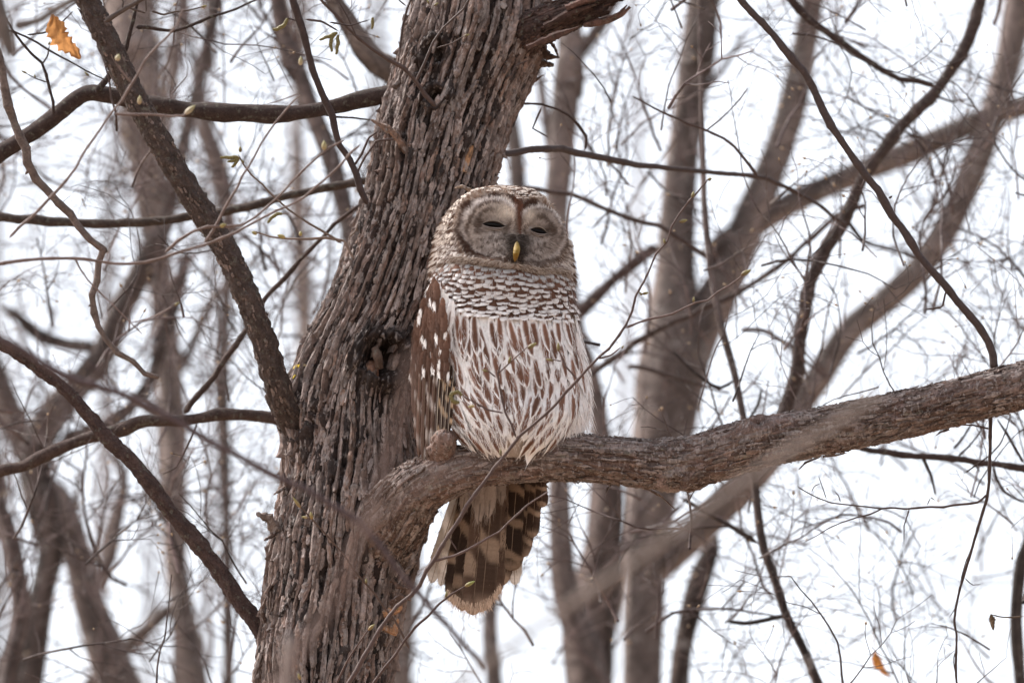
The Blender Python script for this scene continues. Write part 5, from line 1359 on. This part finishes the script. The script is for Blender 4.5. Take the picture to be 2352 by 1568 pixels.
def bg_twigs(soup, x, y, ang, L, r, dd, lev, col):
    """crooked twig with forks, in the open air behind the tree"""
    n = max(4, int(L / 34)); st = L / n
    xs, ys = [x], [y]; a = ang
    curve = brng.normal() * .05
    for k in range(n):
        a += brng.normal() * .16 + curve
        xs.append(xs[-1] + st * math.cos(a)); ys.append(ys[-1] - st * math.sin(a))
        if lev > 0 and k > 0 and brng.random() < .62:
            bg_twigs(soup, xs[-1], ys[-1], a + brng.choice([-1, 1]) * brng.uniform(.45, 1.05), L * brng.uniform(.3, .6), r * (1 - k / n * .6) * .62, dd + brng.normal() * .12, lev - 1, col)
    m = len(xs); d = dd + np.cumsum(brng.normal(size=m) * .02)
    P = V(np.array(xs), np.array(ys), d); R = np.linspace(r, max(r * .4, .8), m) * PXM * (DIST + dd) / DIST
    T = norm(np.gradient(P, axis=0)); B = norm(np.cross(T, FWD)); F = np.cross(B, T)
    an = np.linspace(0, 2 * PI, 5, endpoint=False)
    G = P[:, None] + R[:, None, None] * (np.cos(an)[None, :, None] * B[:, None] + np.sin(an)[None, :, None] * F[:, None])
    idx = np.arange(m * 5).reshape(m, 5); nx = np.roll(idx, -1, 1)
    soup.add(G.reshape(-1, 3), np.stack([idx[:-1], nx[:-1], nx[1:], idx[1:]], -1), c=np.array(col) * brng.uniform(.8, 1.2))
    if lev == 0 and brng.random() < .35:                     # a swollen bud at the tip
        C = P[-1]; w_ = R[0] * 1.3 + .0012; T1 = T[-1]
        ring = [C - T1 * w_ * 1.6] + [C + w_ * (math.cos(q_) * B[-1] + math.sin(q_) * F[-1]) for q_ in (0, 1.57, 3.14, 4.71)] + [C + T1 * w_ * 3]
        soup.add(np.array(ring), t=[(0, 1, 2), (0, 2, 3), (0, 3, 4), (0, 4, 1), (5, 2, 1), (5, 3, 2), (5, 4, 3), (5, 1, 4)], c=np.array((.30, .22, .15)))

def bg_tree(name, label, trunk, dd, limbs=(), col=FARC, twigs=0, ground=True, up=1.5, lev=2, trng_=(90, 260), spread=(.3, 2.8), group='trees behind the owl', vertical=True, cat='tree'):
    t = bg_tube(trunk, dd, ground, up, vertical)
    lo = t.X[np.argmin(t.X[:, 2]), :3]
    o = thing(name, label, cat, lo, group)
    sd = int(brng.integers(900))
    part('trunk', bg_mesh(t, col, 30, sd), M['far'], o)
    allp = [(p[0], p[1], p[2]) for p in trunk]
    for lb in limbs:
        c = np.array(lb, float); tl_ = bg_tube(lb, dd, False, 0, vertical)
        part('limb', bg_mesh(tl_, np.array(col) * brng.uniform(.85, 1.1), 20, sd + 5), M['far'], o)
        allp += [tuple(p) for p in lb]
    if twigs:
        s = Soup()
        for k in range(twigs):
            i = brng.integers(len(allp) - 1); p = allp[i]
            if not (-250 < p[0] < 2600 and -150 < p[1] < 1800): p = allp[brng.integers(len(allp))]
            bg_twigs(s, p[0], p[1] + brng.uniform(-50, 50), brng.uniform(*spread), brng.uniform(*trng_), brng.uniform(1.6, 4.5), dd + LEAN * (784 - p[1]) * PXM + brng.normal() * .3, lev, (.085, .06, .058))
        tw_ = part('twigs', s, M['far'], o); tw_['kind'] = 'stuff'
    return o

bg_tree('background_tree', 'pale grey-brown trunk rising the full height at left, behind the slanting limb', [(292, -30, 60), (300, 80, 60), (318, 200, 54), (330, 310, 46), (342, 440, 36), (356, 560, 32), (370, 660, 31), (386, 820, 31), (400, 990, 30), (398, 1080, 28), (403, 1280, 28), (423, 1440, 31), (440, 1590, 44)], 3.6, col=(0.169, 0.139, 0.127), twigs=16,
        limbs=[[(392, 880, 12), (440, 800, 11), (470, 720, 10), (520, 650, 9)], [(405, 1380, 16), (330, 1450, 18), (240, 1530, 16), (180, 1600, 16)], [(400, 1000, 14), (352, 940, 12), (290, 900, 9)]])
bg_tree('background_tree', 'dark leaning trunk bending down across the left side, blurred', [(392, 460, 16), (372, 520, 22), (345, 575, 25), (308, 655, 28), (268, 740, 28), (242, 805, 30), (195, 868, 30), (140, 930, 36), (95, 1000, 38), (80, 1060, 38), (100, 1170, 42), (118, 1260, 34), (100, 1350, 30), (78, 1470, 32), (62, 1590, 36)], 2.6, col=(0.074, 0.058, 0.053), twigs=14,
        limbs=[[(430, 560, 10), (418, 640, 14), (400, 700, 16), (370, 780, 16), (350, 860, 14), (300, 935, 15), (230, 985, 17), (130, 1010, 18)], [(0, 700, 10), (50, 735, 12), (90, 770, 16), (150, 790, 14), (240, 800, 14)]])
bg_tree('background_tree', 'blurred trunk leaning right in the lower left corner', [(50, 1010, 26), (125, 1140, 34), (172, 1250, 34), (205, 1380, 38), (248, 1500, 48), (275, 1600, 52)], 3.2, col=(0.110, 0.088, 0.081), twigs=8, up=.6,
        limbs=[[(205, 1370, 16), (250, 1290, 15), (268, 1200, 14), (285, 1090, 12), (250, 1030, 8)], [(200, 1330, 12), (172, 1200, 9), (190, 1070, 8)]])
bg_tree('background_tree', 'narrow dark trunk at the far left edge near the bottom', [(-10, 1060, 13), (10, 1170, 16), (34, 1280, 22), (48, 1400, 22), (30, 1500, 20), (12, 1600, 22)], 2.2, col=(0.083, 0.064, 0.060), twigs=5, up=.8)
bg_tree('background_sapling', 'slim blurred stem left of centre, just right of the slanting limb at the top', [(482, -30, 12), (480, 100, 14), (458, 190, 16), (474, 300, 20), (500, 380, 24), (518, 450, 19), (528, 540, 14), (520, 700, 12), (515, 900, 12), (520, 1200, 13), (525, 1600, 14)], 3.4, col=(0.110, 0.088, 0.081), twigs=14, limbs=[[(458, 195, 9), (440, 120, 8), (432, 40, 7), (430, -20, 6)]])
bg_tree('background_sapling', 'thin blurred stem between the pale trunk and the slim stem at the top left', [(418, -30, 13), (406, 100, 16), (392, 230, 14), (384, 330, 12), (372, 480, 10), (360, 700, 9)], 4.2, col=(0.123, 0.101, 0.093), twigs=12, ground=False)
bg_tree('background_tree', 'dark blurred trunk slanting down behind the bent twig at the top', [(632, -30, 18), (662, 90, 18), (690, 170, 18), (720, 260, 20), (752, 340, 21), (778, 430, 21), (800, 520, 20), (830, 700, 22), (850, 1000, 24)], 1.9, col=(0.078, 0.061, 0.057), twigs=10)
bg_tree('background_branch', 'thick dark blurred limb meeting the trunk at its upper left', [(735, -60, 18), (765, 0, 20), (800, 52, 22), (835, 110, 26), (875, 150, 30), (930, 178, 32), (1010, 230, 34)], .9, col=(0.090, 0.071, 0.063), ground=False, up=0, group='branches behind the trunk', cat='branch')
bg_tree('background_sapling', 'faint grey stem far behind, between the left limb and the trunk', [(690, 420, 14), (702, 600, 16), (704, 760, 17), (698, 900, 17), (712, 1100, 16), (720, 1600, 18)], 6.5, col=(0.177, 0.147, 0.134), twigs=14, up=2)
bg_tree('background_tree', 'straight blurred trunk right behind the head of the owl', [(1308, 20, 30), (1310, 110, 32), (1298, 230, 33), (1288, 350, 31), (1278, 480, 30), (1278, 640, 28), (1280, 850, 27), (1284, 1100, 26), (1288, 1230, 27), (1294, 1330, 30), (1318, 1420, 34), (1345, 1500, 40), (1352, 1600, 44)], 2.7, col=(0.110, 0.088, 0.081), twigs=7, limbs=[[(1312, 135, 18), (1345, 105, 16), (1380, 55, 15), (1412, 0, 14), (1440, -60, 13)]])
bg_tree('background_tree', 'heavy blurred trunk low down, emerging below the right flank of the owl', [(1318, 690, 13), (1342, 800, 17), (1366, 900, 20), (1380, 1000, 25), (1392, 1130, 40), (1386, 1250, 44), (1368, 1360, 54), (1352, 1440, 62), (1350, 1500, 58), (1356, 1600, 52)], 3.1, col=(0.103, 0.080, 0.073), twigs=5, up=.5)
bg_tree('background_tree', 'broad blurred trunk at centre right with great diverging limbs', [(1620, -30, 40), (1598, 120, 40), (1580, 260, 38), (1562, 400, 38), (1552, 560, 44), (1550, 650, 52), (1552, 735, 70), (1553, 805, 80), (1540, 880, 78), (1530, 951, 72), (1515, 1050, 62), (1498, 1140, 57), (1484, 1280, 50), (1478, 1420, 46), (1474, 1590, 46)], 2.9, col=(0.136, 0.110, 0.101), twigs=22,
        limbs=[[(1580, 860, 40), (1630, 722, 44), (1682, 610, 42), (1735, 480, 38), (1790, 340, 34), (1825, 220, 32), (1850, 100, 28), (1870, -20, 27), (1885, -120, 25)], [(1620, 610, 30), (1650, 575, 32), (1720, 525, 31), (1800, 478, 28), (1900, 430, 26), (2000, 385, 28), (2100, 345, 28), (2200, 300, 26), (2270, 268, 25), (2352, 245, 26), (2480, 205, 24)],
               [(1440, 1372, 34), (1480, 1330, 36), (1545, 1272, 38), (1640, 1185, 37), (1740, 1085, 33), (1790, 1000, 32), (1842, 920, 31), (1892, 850, 30), (1950, 762, 30), (2020, 702, 32), (2108, 622, 33), (2172, 530, 32), (2218, 430, 32), (2268, 300, 32), (2312, 150, 33), (2350, -30, 34), (2390, -160, 33)],
               [(1945, 505, 6), (1985, 555, 6), (2060, 575, 5), (2120, 595, 4)],
               [(1560, 300, 9), (1590, 240, 8), (1660, 160, 7), (1720, 60, 6)], [(1640, 760, 14), (1668, 730, 10), (1690, 690, 7)]])
bg_tree('background_sapling', 'short dark snapped stem low at the right of the heavy trunks', [(1650, 1228, 12), (1632, 1270, 20), (1612, 1320, 25), (1590, 1390, 26), (1570, 1480, 22), (1558, 1600, 24)], 2.4, col=(0.077, 0.058, 0.051), up=0)
bg_tree('background_sapling', 'dark curved stem at the right edge near the bottom', [(2372, 1180, 9), (2345, 1290, 13), (2334, 1400, 14), (2336, 1480, 14), (2346, 1600, 13)], 1.2, col=(0.051, 0.041, 0.037), up=.3)
bg_tree('background_sapling', 'blurred stem showing directly below the tail of the owl', [(1150, 100, 16), (1172, 270, 19), (1188, 400, 21), (1195, 600, 20), (1180, 900, 20), (1150, 1200, 18), (1126, 1420, 19), (1138, 1600, 21)], 3.4, col=(0.123, 0.101, 0.093), twigs=6)
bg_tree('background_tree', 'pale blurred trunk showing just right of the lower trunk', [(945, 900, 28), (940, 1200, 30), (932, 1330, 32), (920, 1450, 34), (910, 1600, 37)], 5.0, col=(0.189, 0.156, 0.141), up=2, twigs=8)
bg_tree('background_sapling', 'slender stem snaking down the right of centre to the bottom edge', [(1615, 380, 6), (1618, 470, 7), (1632, 620, 7), (1655, 740, 8), (1685, 850, 8), (1712, 980, 8), (1735, 1130, 9), (1752, 1250, 10), (1780, 1330, 10), (1805, 1410, 10), (1850, 1500, 10), (1885, 1590, 11)], .8, col=(0.078, 0.061, 0.057), up=.3, twigs=3, lev=1,
        limbs=[[(1745, 1250, 8), (1690, 1215, 6), (1620, 1175, 5), (1560, 1140, 5)], [(1806, 1412, 6), (1720, 1430, 5), (1665, 1425, 4)], [(1690, 870, 5), (1650, 890, 4), (1590, 850, 4), (1540, 800, 4)], [(1712, 975, 4), (1740, 930, 3), (1750, 890, 3)]])
# branches in mid air at the right
shoot('bare_branch', 'strong dark branch curving from the top right down to the perch limb', 'branch', [(2290, -110), (2265, -40), (2228, 80), (2192, 150), (2145, 215), (2085, 275), (2030, 345), (1990, 395), (1965, 440), (1945, 500), (1905, 555), (1870, 620), (1850, 700), (1838, 800), (1825, 880), (1795, 960), (1760, 1040)], dd=.95, r=(12.5, 17), nth=14, mat='limb', col=(.075, .055, .052), sides=[([(2145, 218), (2175, 235), (2230, 225)], 4, 2, .95), ([(1942, 500), (1985, 555), (2060, 575), (2120, 595)], 5, 3.5, .95), ([(2040, 330), (2010, 300), (1960, 290)], 3.5, 2, .95), ([(1845, 740), (1810, 700), (1770, 690)], 3, 2, .95)])
shoot('bare_branch', 'dark bare branch slanting down to the right at the upper right', 'branch', [(1790, -40), (1815, -5), (1850, 40), (1885, 65), (1950, 110), (2020, 155), (2060, 180), (2110, 185), (2145, 198)], dd=.75, r=(10, 6), nth=12, mat='limb', col=(0.058, 0.039, 0.035), sides=[([(2060, 175), (2075, 195), (2082, 205)], 4, 2, .75)])
shoot('bare_branch', 'dark level branch low at the right below the perch limb', 'branch', [(1930, 1018), (1960, 1026), (2040, 1038), (2110, 1046), (2180, 1050), (2240, 1060), (2290, 1068), (2370, 1080), (2460, 1090), (2800, 1120), (3100, 1190)], dd=.55, r=(7, 11), nth=12, mat='limb', col=(0.048, 0.033, 0.031), sides=[([(2120, 1046), (2135, 1085), (2150, 1140)], 4, 2.5, .55), ([(2200, 1052), (2240, 1010), (2262, 960)], 3, 2, .55), ([(2280, 1068), (2300, 1120), (2340, 1150), (2370, 1155)], 4, 2.5, .55), ([(2230, 1060), (2245, 1075), (2250, 1085)], 4, 2, .55), ([(2352, 1065), (2320, 1010), (2290, 960)], 4, 2.5, .5), ([(2215, 1085), (2280, 1040), (2310, 990), (2320, 950)], 2, 1.4, .2)])
shoot('bare_branch', 'blurred branch crossing behind the centre right trunks and climbing to the right', 'branch', [(1340, 870), (1420, 815), (1500, 762), (1600, 715), (1700, 670), (1790, 610), (1850, 560), (1920, 500), (1990, 470)], dd=1.3, r=(8, 6), nth=10, mat='limb', col=(0.082, 0.058, 0.053), sides=[([(1700, 755), (1760, 760), (1820, 800), (1870, 845), (1900, 870)], 6, 4, 1.2), ([(1440, 840), (1500, 850), (1600, 880), (1680, 905)], 5, 3, 1.2), ([(1680, 905), (1660, 945), (1630, 990)], 3, 2, .9)])
shoot('bare_branch', 'blurred branch rising from behind the right flank of the owl to the right', 'branch', [(1310, 740), (1360, 690), (1410, 640), (1460, 600), (1510, 565)], dd=2.0, r=(15, 12), nth=10, mat='far', col=(0.077, 0.053, 0.049))
shoot('bare_branch', 'fine blurred branch crossing the sky beside the head of the owl', 'branch', [(1200, 430), (1260, 438), (1310, 445), (1370, 470), (1440, 500), (1500, 515), (1580, 560), (1640, 600)], dd=.9, r=(6, 5), nth=10, mat='limb', col=(0.086, 0.062, 0.057), sides=[([(1400, 482), (1380, 500), (1360, 525)], 3, 2, .9)])

# the distant thicket of twigs that reads as one mass
s = Soup()
for k in range(470):
    left_ = brng.random() < .54
    if left_: x = brng.uniform(-150, 1000)
    else: x = brng.uniform(1150, 2500)
    y = brng.uniform(-100, 1750)
    dd = brng.uniform(.5, 1) * brng.uniform(.9, 4.5) if left_ else brng.uniform(.4, 1) * brng.uniform(.6, 3.2)
    if not left_ and 1350 > x and brng.random() < .3: continue
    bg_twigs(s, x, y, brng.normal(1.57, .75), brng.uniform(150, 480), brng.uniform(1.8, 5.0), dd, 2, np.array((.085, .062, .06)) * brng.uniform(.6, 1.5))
for k in range(95):                     # nearer, crisper sprays
    x = brng.uniform(-120, 880) if brng.random() < .5 else brng.uniform(1340, 2480)
    bg_twigs(s, x, brng.uniform(-60, 1680), brng.normal(1.3, 1.1), brng.uniform(120, 380), brng.uniform(1.8, 3.6), brng.uniform(.15, 1.3), 2, np.array((.055, .041, .039)) * brng.uniform(.7, 1.6))
for k in range(9):
    left_ = k < 7
    x = brng.uniform(-50, 900) if left_ else brng.uniform(1400, 2400)
    dd = brng.uniform(7, 16); r_ = brng.uniform(6, 16) if left_ else brng.uniform(4, 9)
    t_ = bg_tube([(x + brng.normal() * 60, -200, r_ * .8), (x + brng.normal() * 25, 400, r_), (x, 1000, r_ * 1.1), (x + brng.normal() * 25, 1800, r_ * 1.3)], dd)
    m_ = bg_mesh(t_, (.16, .13, .12), 12, int(brng.integers(900)), step=.05)
    s.add(m_.v[0], m_.q[0], c=m_.c[0])
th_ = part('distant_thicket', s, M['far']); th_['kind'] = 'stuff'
th_['label'] = 'hazy tangle of bare twigs and thin stems filling the wood behind'; th_['category'] = 'thicket'
